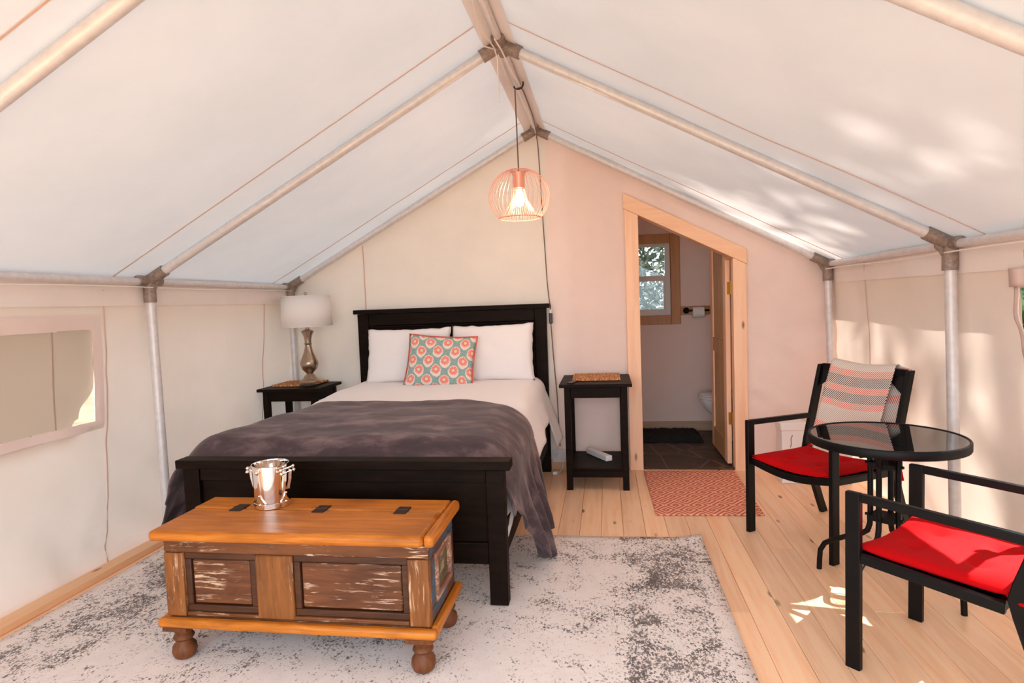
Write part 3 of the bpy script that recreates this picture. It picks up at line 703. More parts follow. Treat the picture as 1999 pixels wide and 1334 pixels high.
def pillow(name, mat, w, h, t, loc, tilt, rz, roll=0, seed=0, pinch=.10, exp=.42, parent=None):
    b = B(); n = 30
    for sgn in (1, -1):
        def fn(u, v):
            a, c = u * 2 - 1, v * 2 - 1
            th = max((1 - a * a), 0) ** exp * max((1 - c * c), 0) ** exp
            px = a * w / 2 * (1 - pinch * (1 - c * c) * abs(a) ** 3 * .8); pz = c * h / 2 * (1 - pinch * (1 - a * a) * abs(c) ** 3)
            y = sgn * t / 2 * th * (1 + .12 * fb((a * 1.5 + seed, c * 1.5, seed)))
            return (px + .006 * fb((c * 4, seed, a)), y - .0, pz + .007 * fb((a * 5, seed, 2)))
        b.grid(n, n, fn)
    R = Matrix.Translation(loc) @ Matrix.Rotation(rz, 4, 'Z') @ Matrix.Rotation(-tilt, 4, 'X') @ Matrix.Rotation(roll, 4, 'Y')
    b.v = [R @ p for p in b.v]
    o = b.out(name, mat, parent, fix=False)
    bm = bmesh.new(); bm.from_mesh(o.data); bmesh.ops.remove_doubles(bm, verts=bm.verts, dist=.0006); bmesh.ops.recalc_face_normals(bm, faces=bm.faces); bm.to_mesh(o.data); bm.free()
    return o, R
o, _ = pillow('pillow', M['linen'], .70, .45, .17, (-1.052, -.275, 1.0), .22, .02, 0, 1, .05, .36); tag(o, 'white pillow on the left side of the headboard', 'pillow', 'white bed pillows')
o, _ = pillow('pillow', M['linen'], .665, .46, .17, (-.362, -.265, 1.005), .20, -.02, -.015, 5, .05, .36); tag(o, 'white pillow on the right side of the headboard', 'pillow', 'white bed pillows')
cu = thing('cushion', 'square cushion with coral flower print leaning on the white pillows', 'cushion', (-.735, -.49, .80))
o, R = pillow('cover', M['floral'], .545, .43, .14, (-.735, -.465, .962), .36, .05, .075, 9, .10, .45, parent=cu)
pts = []
for a, c in [(-1 + 2 * i / 12, -1) for i in range(12)] + [(1, -1 + 2 * i / 12) for i in range(12)] + [(1 - 2 * i / 12, 1) for i in range(12)] + [(-1, 1 - 2 * i / 12) for i in range(12)]:
    pts.append(R @ V((a * .2725 * (1 - .07 * (1 - c * c) * .8 * abs(a) ** 3), 0, c * .215 * (1 - .07 * (1 - a * a)))))
B().tube(pts, .005, 6, closed=True).out('piping', M['piping'], cu)

# ------------------------------------------------------------------ nightstands, mats, lamp
def nightstand(x0, y0, label, w=.523, d=.585, h=.788):
    t = thing('nightstand', label, 'nightstand', (x0 + w / 2, y0 + d / 2, 0), 0, 'nightstands beside the bed')
    P = lambda lo, hi, n_: bb((x0 + lo[0], y0 + lo[1], lo[2]), (x0 + hi[0], y0 + hi[1], hi[2]), n_, ES, t, .003)
    P((0, 0, h - .024), (w, d, h), 'tabletop')
    for a in (.034, w - .034 - .046):
        for c in (.03, d - .03 - .046): P((a, c, 0), (a + .046, c + .046, h - .025), 'leg')
    P((.081, .036, h - .105), (w - .081, .054, h - .025), 'apron'); P((.081, d - .054, h - .105), (w - .081, d - .036, h - .025), 'apron')
    P((.040, .077, h - .105), (.058, d - .077, h - .025), 'apron'); P((w - .058, .077, h - .105), (w - .040, d - .077, h - .025), 'apron')
    P((.0385, .034, .145), (w - .0385, d - .034, .163), 'shelf'); P((.081, .036, .095), (w - .081, .054, .144), 'stretcher')
    return t
nightstand(.181, -.607, 'dark wooden nightstand with a low shelf, right of the bed by the doorway')
nightstand(-2.243, -.535, 'dark wooden nightstand left of the bed, under the table lamp', d=.44, h=.778)
def straw(x0, x1, y0, y1, z, label, rows=15, rz=0):
    b = B(); nrow = rows * 4
    def fn(u, v):
        ph = (v * rows) % 1; hh = abs(math.sin(PI * ph)) ** .6; kn = math.sin(u * 46 * PI + (int(v * rows) % 2) * PI)
        return (lerp(x0, x1, u) + .004 * kn * (abs(v - .5) > .49), lerp(y0, y1, v) + .002 * kn, z + .004 + .016 * hh * (.7 + .3 * kn))
    b.grid(110, nrow, fn)
    k = len(b.v); b.v += [V((x0, y0, z)), V((x1, y0, z)), V((x1, y1, z)), V((x0, y1, z))]; b.f.append((k + 3, k + 2, k + 1, k))
    o = b.out('woven_mat', M['straw'], fix=False); return tag(o, label, 'placemat', 'woven straw mats')
straw(.268, .628, -.43, -.06, .788, 'woven straw mat on the right nightstand beside the doorway')
straw(-2.19, -1.83, -.40, -.10, .778, 'woven straw mat under the silver table lamp')
t = tag(B().box((.255, -.565, .789), (.30, -.40, .797), Matrix.Rotation(-.25, 3, 'Z')).out('remote_control', M['black'], bevel=.003), 'thin black remote control beside the right straw mat', 'remote')
t = tag(B().box((-1.93, -.43, .789), (-1.80, -.375, .799), Matrix.Rotation(.12, 3, 'Z')).out('remote_control', M['black'], bevel=.003), 'small dark remote lying in front of the table lamp', 'remote')
LX, LY, LZ = -1.925, -.25, .789
lp = thing('table_lamp', 'silver baluster table lamp with white drum shade on the left nightstand', 'lamp', (LX, LY, LZ))
B().lathe([(.086, 0), (.088, .012), (.082, .022), (.066, .032), (.052, .046), (.044, .062), (.030, .072), (.026, .080), (.034, .090), (.058, .115), (.070, .145), (.074, .165), (.070, .185), (.055, .22), (.038, .26), (.028, .30), (.026, .32), (.032, .328), (.026, .336), (.028, .37), (.036, .40), (.050, .425), (.052, .432), (.040, .438), (.024, .446), (.014, .455), (.014, .55)], (LX, LY, LZ), 36).out('base', M['nickel'], lp)
B().lathe([(.206, .472), (.192, .726)], (LX, LY, LZ), 48, False, False).out('lamp_shade', M['shade'], lp, solid=.002)
for rr, zz in ((.206, .474), (.1925, .724)): B().tube([(LX + rr * math.cos(2 * PI * j / 40), LY + rr * math.sin(2 * PI * j / 40), LZ + zz) for j in range(40)], .003, 6, closed=True).out('shade_rim', M['shade'], lp)
b = B().tube([(LX, LY, LZ + .54), (LX, LY, LZ + .735)], .003, 8)
for k in range(3): b.tube([(LX, LY, LZ + .715), (LX + .19 * math.cos(k * 2.094), LY + .19 * math.sin(k * 2.094), LZ + .715)], .002, 6)
b.out('harp', M['nickel'], lp)
B().tube([(LX + .011 * math.cos(2 * PI * j / 14), LY, LZ + .745 + .011 * math.sin(2 * PI * j / 14)) for j in range(14)], .003, 6, closed=True).out('finial', M['nickel'], lp)

# power strip, outlet, cables
ps = thing('power_strip', 'white power strip lying on the shelf of the right nightstand', 'power strip', (.45, -.24, .163))
Rz = Matrix.Rotation(math.radians(-58), 3, 'Z')
B().box((.30, -.27, .1635), (.60, -.215, .205), Rz).out('body', M['white'], ps, bevel=.006)
for k in range(4):
    c = V((.45, -.2425, .206)) + Rz @ V((-.10 + k * .065, 0, 0)); b = B()
    b.box((c.x - .02, c.y - .018, .2052), (c.x + .02, c.y + .018, .2064), Rz).out('socket', M['card'], ps, bevel=.002)
B().tube([V((.45, -.2425, .18)) + Rz @ V(p) for p in ((-.15, 0, 0), (-.18, .01, 0), (-.22, .06, -.006), (-.22, .16, -.008))], .004, 8).out('cord', M['white'], ps)
ol = thing('wall_outlet', 'white double outlet low on the back wall between bed and nightstand', 'outlet', (.125, -.03, .12))
B().box((.065, -.043, .065), (.185, -.031, .175)).out('plate', M['white'], ol, bevel=.004)
for xx in (.092, .155): B().box((xx - .018, -.047, .10), (xx + .018, -.0435, .14)).out('socket', M['card'], ol, bevel=.003)
cb = thing('charger_cable', 'white charging cable plugged into the outlet beside the bed', 'cable', (.12, -.05, .12))
B().box((.085, -.075, .11), (.115, -.0475, .14)).out('plug', M['white'], cb, bevel=.004)
B().tube([(.10, -.075, .125), (.11, -.10, .16), (.125, -.09, .24), (.13, -.08, .30), (.15, -.09, .22), (.16, -.10, .10), (.15, -.12, .03), (.12, -.14, .006), (.10, -.16, .006)], .0035, 8).out('cord', M['white'], cb)
B().box((.075, -.185, .001), (.115, -.15, .026)).out('charger', M['white'], cb, bevel=.005)

# ------------------------------------------------------------------ pendant lamp
PX, PY, PZ = .020, -1.19, 1.914
pd = thing('pendant_lamp', 'copper wire globe pendant lamp with lit bulb hanging from the ridge', 'pendant lamp', (PX, PY, PZ))
prof = [(.030, .288), (.060, .300), (.110, .280), (.160, .232), (.188, .168), (.190, .118), (.172, .062), (.138, .014), (.128, .006), (.112, .022), (.085, .060), (.060, .100), (.044, .140), (.036, .185)]
b = B()
for k in range(38):
    an = 2 * PI * k / 38; ca, sa = math.cos(an), math.sin(an); P = []
    for i in range(len(prof) - 1):
        p0, p1, p2, p3 = (prof[max(i - 1, 0)], prof[i], prof[i + 1], prof[min(i + 2, len(prof) - 1)])
        for s in (0, .5):
            P.append(tuple(.5 * (2 * p1[j] + (p2[j] - p0[j]) * s + (2 * p0[j] - 5 * p1[j] + 4 * p2[j] - p3[j]) * s * s + (-p0[j] + 3 * p1[j] - 3 * p2[j] + p3[j]) * s ** 3) for j in (0, 1)))
    P.append(prof[-1])
    b.tube([(PX + r * ca, PY + r * sa, PZ + z) for r, z in P], .0012, 5)
b.out('wire_cage', M['copper'], pd)
for r, z in ((.060, .300), (.130, .006), (.036, .185)): B().tube([(PX + r * math.cos(2 * PI * j / 36), PY + r * math.sin(2 * PI * j / 36), PZ + z) for j in range(36)], .0028, 6, closed=True).out('ring', M['copper'], pd)
B().lathe([(.034, .19), (.036, .20), (.036, .262), (.044, .285), (.012, .292), (.006, .30)], (PX, PY, PZ), 24).out('socket', M['copper'], pd)
B().lathe([(.004, .078), (.018, .082), (.029, .10), (.032, .118), (.028, .14), (.018, .17), (.014, .19)], (PX, PY, PZ), 22).out('bulb', M['bulb'], pd)
pl = bpy.data.lights.new('bulb_glow', 'POINT'); po = link(bpy.data.objects.new('bulb_glow', pl)); pl.energy = 6; pl.color = (1, .66, .42); pl.shadow_soft_size = .035; po.location = (PX, PY, PZ + .06)
B().tube([(PX, PY, PZ + .292), (PX - .002, PY, PZ + .55), (PX - .005, PY + .003, 2.705)] + [(PX + .0, PY + .01, 2.713), (PX + .03, PY + .02, 2.722), (PX + .037, PY + .1, 2.722), (PX + .035, -.6, 2.724), (PX + .02, -.2, 2.715), (.028, -.10, 2.705), (.03, -.035, 2.64), (.035, -.03, 2.5), (.052, -.03, 1.98), (.066, -.012, 1.55), (.078, -.010, 1.40), (.088, -.02, 1.36), (.090, -.058, 1.335), (.090, -.058, 1.2), (.10, -.04, .95), (.12, -.035, .6), (.13, -.035, .2)], .0042, 8).out('cord', M['cord'], pd)
B().box((.076, -.07, 1.215), (.104, -.046, 1.30)).out('inline_switch', M['black'], pd, bevel=.006)
B().box((.082, -.067, 1.301), (.098, -.049, 1.33)).out('cord_clip', M['white'], pd, bevel=.003)
tag(B().tube([(PX + .045, PY + .02, 2.755), (PX + .045, PY + .02, 2.735), (PX + .035, PY + .018, 2.718), (PX + .015, PY + .015, 2.71), (PX - .005, PY + .012, 2.714), (PX - .012, PY + .01, 2.728)], .005, 8).out('ceiling_hook', M['iron']), 'dark metal hook on the ridge holding the pendant cord', 'hook')

# ------------------------------------------------------------------ chest
ch = thing('blanket_chest', 'worn wooden chest with honey coloured lid and turned feet at the bed foot', 'chest', (-.69, -2.68, .01))
CXL, CXR, CYF, CYB = -1.235, -.145, -2.868, -2.50
def cb_(lo, hi, n_, mt, bev=.004): return B().box(lo, hi).out(n_, M[mt], ch, bevel=bev)
Z0, Z1 = .196, .510
# lid: front board, hinge board at the back, end strip
B().box((-1.268, -2.912, .512), (-.152, -2.632, .556)).out('lid', M['lid'], ch, bevel=.016)
B().box((-1.268, -2.630, .512), (-.152, -2.487, .556)).out('lid_back_board', M['lid'], ch, bevel=.006)
B().box((-.150, -2.908, .512), (-.112, -2.487, .558)).out('lid_end_strip', M['lidY'], ch, bevel=.014)
cb_((CXL, CYF, .455), (CXR, CYF + .03, Z1), 'top_rail', 'chestX'); cb_((CXL + .085, CYF, Z0), (CXR - .085, CYF + .03, .212), 'bottom_rail', 'chestX')
cb_((CXL, CYF - .004, Z0), (CXL + .082, CYF + .03, .454), 'corner_stile', 'chestZ'); cb_((CXR - .082, CYF - .004, Z0), (CXR, CYF + .03, .454), 'corner_stile', 'chestZ')
cb_((-.845, CYF - .003, Z0), (-.69, CYF + .03, .454), 'middle_stile', 'chestZ', .008)
for a, c in ((CXL + .083, -.846), (-.689, CXR - .083)):
    b = B()                                          # moulded frame round the raised panel
    for lo, hi in (((a, .213), (c, .24)), ((a, .427), (c, .454)), ((a, .24), (a + .026, .427)), ((c - .026, .24), (c, .427))): b.box((lo[0], CYF + .008, lo[1]), (hi[0], CYF + .03, hi[1]))
    b.out('panel_moulding', M['chestframe'], ch, bevel=.004)
    cb_((a + .030, CYF + .014, .244), (c - .030, CYF + .03, .423), 'front_panel', 'chestpanel', .006)
# right end
X0 = CXR - .03
cb_((X0, CYF + .031, .44), (CXR - .002, CYB, Z1), 'end_rail', 'chestblue'); cb_((X0, CYF + .031, Z0), (CXR - .002, CYB, .25), 'end_rail', 'chestblue')
cb_((X0, CYF + .031, .251), (CXR - .002, CYF + .09, .439), 'end_stile', 'chestblue'); cb_((X0, CYB - .06, .251), (CXR - .002, CYB, .439), 'end_stile', 'chestblue')
b = B()
for lo, hi in (((CYF + .085, .25), (CYB - .055, .278)), ((CYF + .085, .412), (CYB - .055, .44)), ((CYF + .085, .278), (CYF + .115, .412)), ((CYB - .085, .278), (CYB - .055, .412))): b.box((CXR - .012, lo[0], lo[1]), (CXR + .006, hi[0], hi[1]))
b.out('end_moulding', M['chestpink'], ch, bevel=.004)
cb_((X0, CYF + .116, .279), (CXR - .006, CYB - .086, .411), 'end_panel', 'chestgrey', .005)
cb_((CXL, CYF + .031, Z0), (CXL + .03, CYB, Z1), 'end_panel', 'chestX'); cb_((CXL + .031, CYB - .03, Z0), (X0, CYB, Z1), 'back_panel', 'chestX')
# plinth moulding
cb_((-1.262, -2.902, .158), (-.118, -2.865, .195), 'base_moulding', 'lid', .012); cb_((-.152, -2.864, .158), (-.118, -2.478, .195), 'base_moulding', 'lidY', .010)
cb_((-1.262, -2.864, .158), (-1.228, -2.478, .195), 'base_moulding', 'lidY', .010); cb_((-1.227, -2.864, .165), (-.153, -2.48, .194), 'bottom_board', 'chestX')
prof = [(.026, 0), (.040, .010), (.047, .030), (.044, .052), (.030, .068), (.027, .074), (.036, .080), (.040, .088), (.036, .096), (.030, .102), (.038, .122), (.046, .134), (.050, .148)]
for xx, yy in ((-1.195, -2.84), (-.19, -2.84), (-.185, -2.515), (-1.195, -2.515)):
    B().lathe([(r, z) for r, z in prof], (xx, yy, .010), 26).box((xx - .052, yy - .052, .140), (xx + .052, yy + .052, .157)).out('foot', M['foot'], ch)
for xx in (-1.05, -.675, -.32):
    Rh = Matrix.Rotation(-.0, 3, 'Z'); h_ = B().box((xx - .026, -2.672, .5565), (xx + .026, -2.632, .5595)).box((xx - .026, -2.629, .5565), (xx + .026, -2.592, .5595)).tube([(xx - .026, -2.6305, .559), (xx + .026, -2.6305, .559)], .004, 8)
    h_.out('hinge', M['iron'], ch)

# ice bucket
BXc, BYc, BZ = -.925, -2.585, .5565
ib = thing('ice_bucket', 'shiny steel ice bucket with ball-tipped handles standing on the chest lid', 'ice bucket', (BXc, BYc, BZ))
rb, rt_, hb = .070, .076, .182
B().lathe([(.005, .004), (rb - .003, .004), (rb, .007), (rt_, hb), (rt_ + .002, hb + .002), (rt_ - .002, hb + .002), (rt_ - .003, hb - .004), (rb - .004, .012), (.005, .010)], (BXc, BYc, BZ), 48).out('body', M['chrome'], ib)
B().lathe([(.071, 0), (.076, .002), (.0755, .022), (.0722, .024)], (BXc, BYc, BZ), 48, True, False).out('base_ring', M['chrome'], ib)
def bpt(an, z, off): r = lerp(rb, rt_, z / hb) + off; return (BXc + r * math.cos(an), BYc + r * math.sin(an), BZ + z)
for k in range(4):
    a0 = -1.75 + k * PI / 2
    def sf(u, v):
        z = .02 + v * (hb - .022); wd_ = .16 + .62 * sst(.30, .0, v) ** 2 + .10 * sst(.85, 1, v)
        return bpt(a0 + (u - .5) * wd_ * 1.1, z, .0022)
    B().grid(8, 18, sf).out('strap', M['chrome'], ib, fix=False, solid=.003)
    for z in (.022, .06, .155): B().ball(bpt(a0, z, .005), .0045, 8).out('rivet', M['chrome'], ib)
for an in (-.18, PI - .18):
    dn = V((math.cos(an), math.sin(an), 0)); tn_ = V((-dn.y, dn.x, 0)); c = V((BXc, BYc, BZ))
    b = B()
    for s in (-.016, .016): b.bar([c + dn * .073 + tn_ * s + V((0, 0, .075)), c + dn * .086 + tn_ * s + V((0, 0, .12)), c + dn * .090 + tn_ * s + V((0, 0, .158))], .004, .02, up=dn)
    b.bar([c + dn * .074 + V((0, 0, .072)), c + dn * .087 + V((0, 0, .12)), c + dn * .091 + V((0, 0, .160))], .034, .003, up=dn)
    b.out('handle', M['chrome'], ib)
    for dz_, ro in ((.166, .088), (.150, .091)):
        b = B().tube([c + dn * ro - tn_ * .036 + V((0, 0, dz_)), c + dn * ro + tn_ * .036 + V((0, 0, dz_))], .0045, 10)
        for s in (-1, 1): b.ball(c + dn * ro + tn_ * (.038 * s) + V((0, 0, dz_)), .0078, 12)
        b.out('handle_rod', M['chrome'], ib)
for q_ in (bpt(-1.75 + PI, hb - .006, -.006), bpt(-1.75, hb - .02, .008)): B().ball(q_, .008, 12).out('knob', M['chrome'], ib)

# ------------------------------------------------------------------ patio chairs
def chair(x, y, deg, label):
    t = thing('patio_armchair', label, 'chair', (x, y, 0), math.radians(deg), 'black patio armchairs'); BM = M['blackmetal']
    W2 = .268
    def part(b, n_, mt=BM, **kw): return b.out(n_, mt, t, local=True, **{'bevel': .003, **kw})
    for s in (-1, 1):
        xx = s * W2
        part(B().box((xx - .0125, -.305, 0), (xx + .0125, -.253, .664)), 'front_leg')
        part(B().bar([(xx, -.2525, .6485), (xx, .225, .634)], .026, .030), 'armrest')
        # bent rear leg running up into the back stile
        def yc(z): return .20 + (.155 * ((z - .45) / .5) if z > .45 else 0) + .0 + (.16 * ((.45 - z) / .45) ** 1.2 if z < .45 else 0)
        zs = [0, .1, .2, .3, .38, .44, .50, .58, .70, .82, .945]; b = B()
        k = len(b.v)
        for z in zs:
            for q in ((-.0125, -.027), (.0125, -.027), (.0125, .027), (-.0125, .027)): b.v.append(V((xx + q[0], yc(z) + q[1], z)))
        for i in range(len(zs) - 1):
            for j in range(4): b.f.append((k + i * 4 + j, k + i * 4 + (j + 1) % 4, k + i * 4 + 4 + (j + 1) % 4, k + i * 4 + 4 + j))
        b.f += [(3, 2, 1, 0), tuple(k + (len(zs) - 1) * 4 + j for j in range(4))]
        part(b, 'rear_leg')
        part(B().bar([(xx, -.253, .425), (xx, .17, .405)], .022, .036), 'seat_side_rail')
        # gusset in the top corner of the back
        b = B(); P = [(xx - s * .0125, .93), (xx - s * .10, .93), (xx - s * .10, .885), (xx - s * .0125, .81)]
        for yy in (-.006, .006): b.v += [V((px_, yc(pz_) + yy, pz_)) for px_, pz_ in P]
        b.f += [(0, 1, 2, 3), (7, 6, 5, 4), (0, 4, 5, 1), (1, 5, 6, 2), (2, 6, 7, 3), (3, 7, 4, 0)]
        part(b, 'gusset', bevel=0)
    part(B().sweep([(lerp(-W2 + .0125, W2 - .0125, i / 12), -.272, .425 - .036 * math.sin(PI * i / 12)) for i in range(13)], [(-.012, -.019), (.012, -.019), (.012, .019), (-.012, .019)], up=(0, 0, 1)), 'front_rail')
    part(B().bar([(-W2 + .0125, yc(.93), .93), (W2 - .0125, yc(.93), .93)], .024, .04), 'top_rail')
    part(B().bar([(-W2 + .0125, yc(.52), .52), (W2 - .0125, yc(.52), .52)], .022, .034), 'lower_back_rail')
    part(B().bar([(-W2 + .0125, .155, .405), (W2 - .0125, .155, .405)], .022, .034), 'rear_rail')
    part(B().grid(12, 12, lambda u, v: (lerp(-.25, .25, u), lerp(-.262, .155, v), .424 - .018 * v - .030 * math.sin(PI * u) * (1 - .3 * v))), 'seat_sling', BM, bevel=0, solid=.004, fix=False)
    # tufted seat pad
    pad = thing('seat_cushion', '', 'cushion', (x, y, 0), math.radians(deg), 'red seat pads')
    b = B()
    for sg in (1, -1):
        def fn(u, v):
            a, c = u * 2 - 1, v * 2 - 1
            e = (max(1 - a ** 6, 0) ** .5) * (max(1 - c ** 6, 0) ** .5)
            tuft = sum(math.exp(-((a - p) ** 2 + (c - q) ** 2) / .018) for p in (-.4, .4) for q in (-.4, .4))
            w_ = .252 * (1 - .02 * (1 - c * c)); base = .448 - .012 * v - .022 * math.sin(PI * u) * (1 - .3 * v)
            lift = .012 * (abs(a) ** 4) * (abs(c) ** 4)
            z = base + (sg * (.034 if sg > 0 else .018) * e) * (1 - (.62 * min(tuft, 1) if sg > 0 else 0)) + lift + .004 * fb((a * 2, c * 2, deg)) * e
            return (a * w_, -.05 + c * .235, z)
        b.grid(30, 30, fn)
    o = b.out('pad', M['red'], pad, local=True, fix=False)
    bm = bmesh.new(); bm.from_mesh(o.data); bmesh.ops.remove_doubles(bm, verts=bm.verts, dist=.0006); bmesh.ops.recalc_face_normals(bm, faces=bm.faces); bm.to_mesh(o.data); bm.free()
    for p in (-.4, .4):
        for q in (-.4, .4): B().ball((p * .25, -.05 + q * .235, .455 - .022 * math.cos(p * PI / 2) - .004), .008, 8, .5).out('button', M['red'], pad, local=True)
    for s in (-1, 1):
        B().tube([(s * .240, .165, .440), (s * .262, .185, .43), (s * .285, .22, .44), (s * .287, .245, .42), (s * .27, .25, .37), (s * .262, .255, .33)], .006, 6).tube([(s * .240, .165, .440), (s * .25, .20, .455), (s * .262, .245, .445), (s * .285, .25, .40), (s * .292, .252, .355)], .006, 6).out('tie', M['red'], pad, local=True)
    B().tube([(lerp(-.246, .246, i / 14), -.283, .448 - .022 * math.sin(PI * i / 14)) for i in range(15)], .0035, 6).out('piping', M['red'], pad, local=True)
    return t, pad
c1, p1 = chair(1.726, -1.376, -55, 'black metal patio armchair with striped throw, farther from the camera')
c2, p2 = chair(1.791, -2.673, -135.8, 'black metal patio armchair at the right edge, nearest the camera')
p1['label'] = 'dull red tufted seat pad on the far armchair with the throw'; p2['label'] = 'bright red tufted seat pad with sunlight on the nearest armchair'
# throw over the far chair back
th = thing('chair_throw', 'cream, coral and grey striped woven throw over the far armchair back', 'throw', (1.726, -1.376, 0), math.radians(-55))
def ycb(z): return .20 + .155 * ((z - .45) / .5)
LF, LT, LBk = .43, .07, .40; TOT = LF + LT + LBk
def thr(u, v):
    s = v * TOT; x = lerp(-.185, .20, u)
    if s < LBk: z = .955 - (LBk - s); y = ycb(z) + .030; x = lerp(-.20, .235, u) + .02
    elif s < LBk + LT: an = PI * (s - LBk) / LT; z = .955 + .024 * math.sin(an); y = ycb(.955) + .030 * math.cos(an)
    else: z = .955 - (s - LBk - LT); y = ycb(z) - .030; x -= .085 * (s - LBk - LT)
    z -= .018 * math.sin(PI * u) * (1 if s > LBk else .3) - .010 * (.5 - u)
    return (x, y + .004 * fb((u * 5, v * 6, 2)), z)
b = B().grid(30, 70, thr)
for k, (u, v) in list(b.uv.items()): b.uv[k] = (u, 1 - v)
b.out('cloth', M['throw'], th, local=True, fix=False, solid=.006)

# ------------------------------------------------------------------ bistro table
TX, TY, TZ = 1.808, -1.955, .715; TR = .328
tb = thing('bistro_table', 'round black glass-topped metal table between the two armchairs', 'table', (TX, TY, 0))
B().lathe([(TR - .02, TZ - .042), (TR - .002, TZ - .040), (TR, TZ - .036), (TR, TZ - .004), (TR - .003, TZ), (TR - .010, TZ), (TR - .012, TZ - .004), (TR - .016, TZ - .008)], (TX, TY, 0), 72, False, False).out('rim', M['blackmetal'], tb)
B().lathe([(.002, TZ - .010), (TR - .013, TZ - .010), (TR - .013, TZ - .0035), (.002, TZ - .0035)], (TX, TY, 0), 72).out('glass_top', M['blackglass'], tb)
C0 = V((1.79, -1.99, 0))
for an, R_ in ((2.47, .29), (-.85, .32), (3.93, .30), (.75, .29)):
    d = V((math.cos(an), math.sin(an), 0)); K = lambda r, z: C0 + d * r + V((0, 0, z))
    B().tube([K(.24, TZ - .045), K(.15, TZ - .050), K(.085, TZ - .06), K(.064, TZ - .09), K(.060, TZ - .14), K(.060, .34), K(.062, .29), K(.072, .255), K(.095, .235), K(.14, .215), K(R_ - .06, .165), K(R_ - .025, .14), K(R_ - .004, .10), K(R_, .05), K(R_ + .002, 0)], .0125, 12).out('leg', M['blackmetal'], tb)
for z in (.585, .335):
    b = B().box((C0.x - .055, C0.y - .055, z - .012), (C0.x + .055, C0.y + .055, z + .012), Matrix.Rotation(.82, 3, 'Z'))
    for an in (2.47, -.85, 3.93, .75): b.tube([C0 + V((math.cos(an) * .05, math.sin(an) * .05, z)), C0 + V((math.cos(an) * .082, math.sin(an) * .082, z))], .007, 8)
    b.out('leg_bracket', M['blackmetal'], tb, smooth=False)
tag(tb, tb['label'], 'table')

# white things on the floor behind the far chair
wbx = thing('white_box', 'white lidded box on the floor behind the far armchair', 'box', (1.86, -.30, 0))
B().box((1.775, -.37, 0), (1.945, -.22, .405)).out('body', M['card'], wbx, bevel=.006); B().box((1.768, -.377, .39), (1.952, -.213, .452)).out('lid', M['card'], wbx, bevel=.01)
B().tube([(1.835, -.372, .27), (1.842, -.372, .30), (1.838, -.372, .33), (1.850, -.372, .36)], .002, 6).out('scribble', M['iron'], wbx)
b = B(); R_ = 18
b.grid(24, 14, lambda u, v: (1.985 + .33 * (u - .5) * 0 + lerp(.0, .26, u), -.40 + .02 * fb((u * 6, v * 6, 1)), lerp(0, .36, v) + .012 * fb((u * 8, v, 3)) * (v > .9)))
b.grid(24, 8, lambda u, v: (1.985 + lerp(0, .26, u), lerp(-.40, -.22, v), .36 + .016 * fb((u * 8, v * 5, 3))))
b.grid(8, 14, lambda u, v: (1.985, lerp(-.40, -.22, u), lerp(0, .36, v))); b.grid(8, 14, lambda u, v: (2.245, lerp(-.40, -.22, u), lerp(0, .36, v)))
wp = thing('wrapped_pack', 'clear plastic wrapped white pack on the floor beside the white box', 'pack', (2.1, -.3, 0))
b.out('wrap', M['wrap'], wp, fix=False); B().box((1.995, -.385, 0), (2.235, -.225, .345)).out('contents', M['paper'], wp, bevel=.02)

# ------------------------------------------------------------------ outdoors
structure(B().box((-40, -40, -.32), (40, 40, -.30)).out('ground', M['ground'], smooth=False))
dk = structure(B().box((-2.6, -8.6, -.10), (2.8, YF - .31, -.03)).out('trim_bounce_deck', M['floor'], smooth=False)); dk.name = 'floor_bounce_deck'  # unseen pale deck added to bounce skylight through the open front
for k in range(38): B().box((-2.6 + k * .142, -8.6, -.03), (-2.6 + k * .142 + .138, YF - .31, -.004)).out('deck_board', M['floor'], dk, bevel=.002, smooth=False)
def blade(b, c, s, rnd, long=1.6):
    a = V((rnd.gauss(0, 1), rnd.gauss(0, 1), rnd.gauss(0, .7))).normalized(); q = a.cross(V((rnd.gauss(0, 1), rnd.gauss(0, 1), rnd.gauss(0, 1)))).normalized(); k = len(b.v)
    b.v += [c - a * s * long, c + q * s * .5, c + a * s * long, c - q * s * .5]; b.f.append((k, k + 1, k + 2, k + 3))
SD = V((1, -.15, 1.2))
def tree(x, y, h, cr, label, seed, nleaf=8500):
    rnd = random.Random(seed); t = thing('tree', label, 'tree', (x, y, -.3), 0, 'trees outside the tent')
    b = B().tube([(x + .12 * math.sin(i), y, -.3 + (h - 1) * i / 8) for i in range(9)], [.30 - .033 * i for i in range(9)], 10); cl = []
    for k in range(60):
        an = rnd.uniform(0, 2 * PI); q = rnd.uniform(.22, .99); z = q * h; rr = cr * (1.0 - .75 * max(q - .55, 0) / .45) * rnd.uniform(.3, 1)
        e = V((x + rr * math.cos(an), y + rr * math.sin(an), z)); cl.append((e, rnd.uniform(.5, 1.0)))
        b.tube([(x, y, z - .25 * rr), (x + .5 * rr * math.cos(an), y + .5 * rr * math.sin(an), z - .05 * rr), e], [.07, .04, .015], 6)
    b.out('trunk', M['bark'], t)
    b = B()
    for k in range(nleaf):
        c, r = cl[k % len(cl)]; p = c + V((rnd.gauss(0, r * .6), rnd.gauss(0, r * .6), rnd.gauss(0, r * .5)))
        tt = p.x - 2.25; ys_ = p.y + .15 * tt; zs_ = p.z - 1.2 * tt
        # leaves dropped along the sun's path to shape the lit patches on the tent
        keep = .02 if (.7 < zs_ < 1.25 and -3.2 < ys_ < -2.2) else .12 if (zs_ < 1.3 and ys_ > -3.2) else .45 if (1.9 < zs_ < 3.1 and ys_ > -3.4) else 1
        if rnd.random() < keep: blade(b, p, rnd.uniform(.10, .20), rnd)
    o = b.out('foliage', M['leaf'], t, smooth=False, fix=False); o['kind'] = 'stuff'
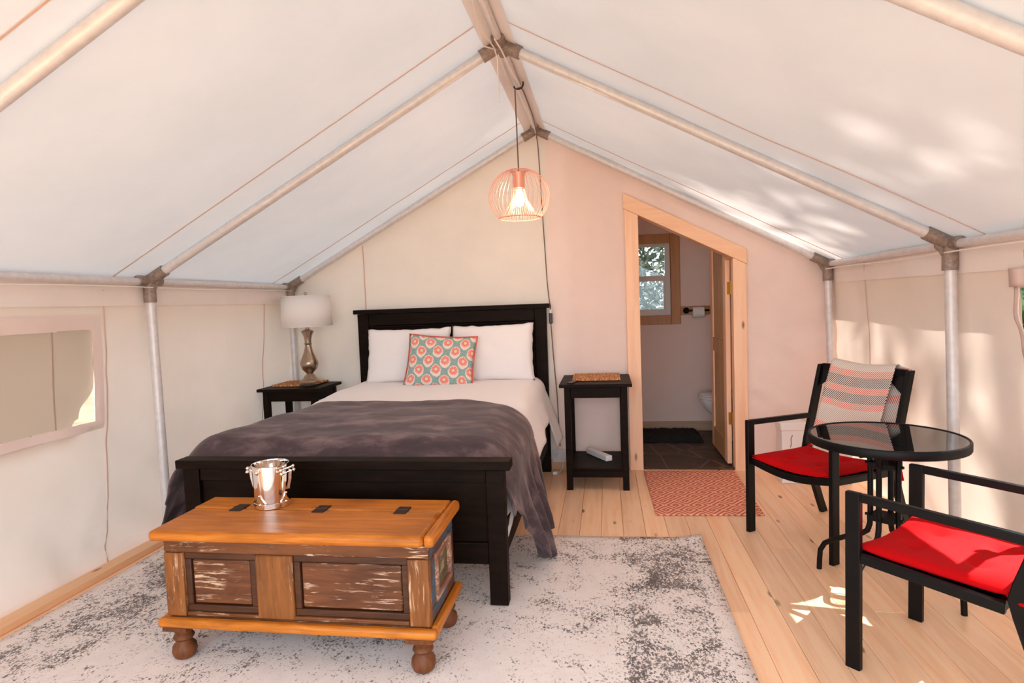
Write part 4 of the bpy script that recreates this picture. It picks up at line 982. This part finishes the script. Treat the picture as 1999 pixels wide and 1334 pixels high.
for i, (x, y, h, cr) in enumerate(((13.0, -3.6, 23.0, 2.5), (13.6, -9.2, 24.0, 2.6), (13.2, 1.8, 22.5, 2.5), (19.5, -1.0, 27.0, 2.6), (19.6, -6.8, 28.0, 2.6), (13.4, -15.0, 24.0, 2.7), (19.8, -12.6, 27.0, 2.7))):  # last two trees are unseen, added to shade the ground out front
    tree(x, y, h, cr, ('tall leafy tree outside to the right of the tent, level with the round table', 'tall leafy tree outside to the right, nearest the front doorway', 'tall leafy tree outside to the right, level with the back wall', 'tall leafy tree of the farther row outside, toward the back', 'tall leafy tree of the farther row outside, toward the front', 'unseen tall tree added outside to shade the ground before the open doorway', 'unseen tall tree added in the farther row to shade the ground in front')[i], 31 + i)
# bush beyond the bathroom window
rnd = random.Random(5)
bs = thing('shrub', 'pale twiggy green shrub seen through the bathroom window', 'shrub', (.9, 3.2, -.3))
b = B()
for k in range(70):
    x = rnd.uniform(-.2, 2.2); y = rnd.uniform(2.5, 3.8); p = V((x, y, rnd.uniform(-.2, 1.2))); d = V((rnd.gauss(0, .5), rnd.gauss(0, .2), rnd.uniform(.2, 1))).normalized(); ln = rnd.uniform(.8, 1.8)
    b.tube([p, p + d * ln * .5 + V((rnd.gauss(0, .06), 0, 0)), p + d * ln + V((rnd.gauss(0, .15), 0, -.1))], [.012, .009, .004], 5)
b.out('stem', M['twig'], bs)['kind'] = 'stuff'
b = B()
for k in range(26000): blade(b, V((rnd.uniform(-1.0, 3.4), rnd.uniform(2.8, 5.6), rnd.uniform(-.3, 4.2))), rnd.uniform(.025, .06), rnd, 2.2)
b.out('foliage', M['bushleaf'], bs, smooth=False, fix=False)['kind'] = 'stuff'

# low dark undergrowth beyond the right wall
def undergrowth(x, y, seed, label):
    rnd = random.Random(seed); t = thing('undergrowth', label, 'bush', (x, y, -.3), 0, 'bushes outside the right wall')
    b = B()
    for k in range(14): b.tube([(x + rnd.uniform(-.5, .5), y + rnd.uniform(-.9, .9), -.3), (x + rnd.uniform(-.8, .8), y + rnd.uniform(-1.1, 1.1), 1.4), (x + rnd.uniform(-1, 1), y + rnd.uniform(-1.4, 1.4), 2.6)], [.05, .03, .012], 5)
    b.out('stem', M['bark'], t)['kind'] = 'stuff'
    b = B()
    for k in range(2600):
        q = rnd.random(); blade(b, V((x + rnd.gauss(0, .6), y + rnd.gauss(0, .8), -.3 + 3.4 * q)), rnd.uniform(.08, .16), rnd)
    b.out('foliage', M['leaf'], t, smooth=False, fix=False)['kind'] = 'stuff'
for k, (x, y) in enumerate(((5.8, 4.0), (8.9, .8), (8.4, -3.2), (8.9, -7.4))):
    undergrowth(x, y, 60 + k, ('low bush outside, standing close to the rear right corner', 'low bush outside right, level with the bathroom', 'low bush outside right, level with the round table', 'low bush outside right, level with the open front')[k])
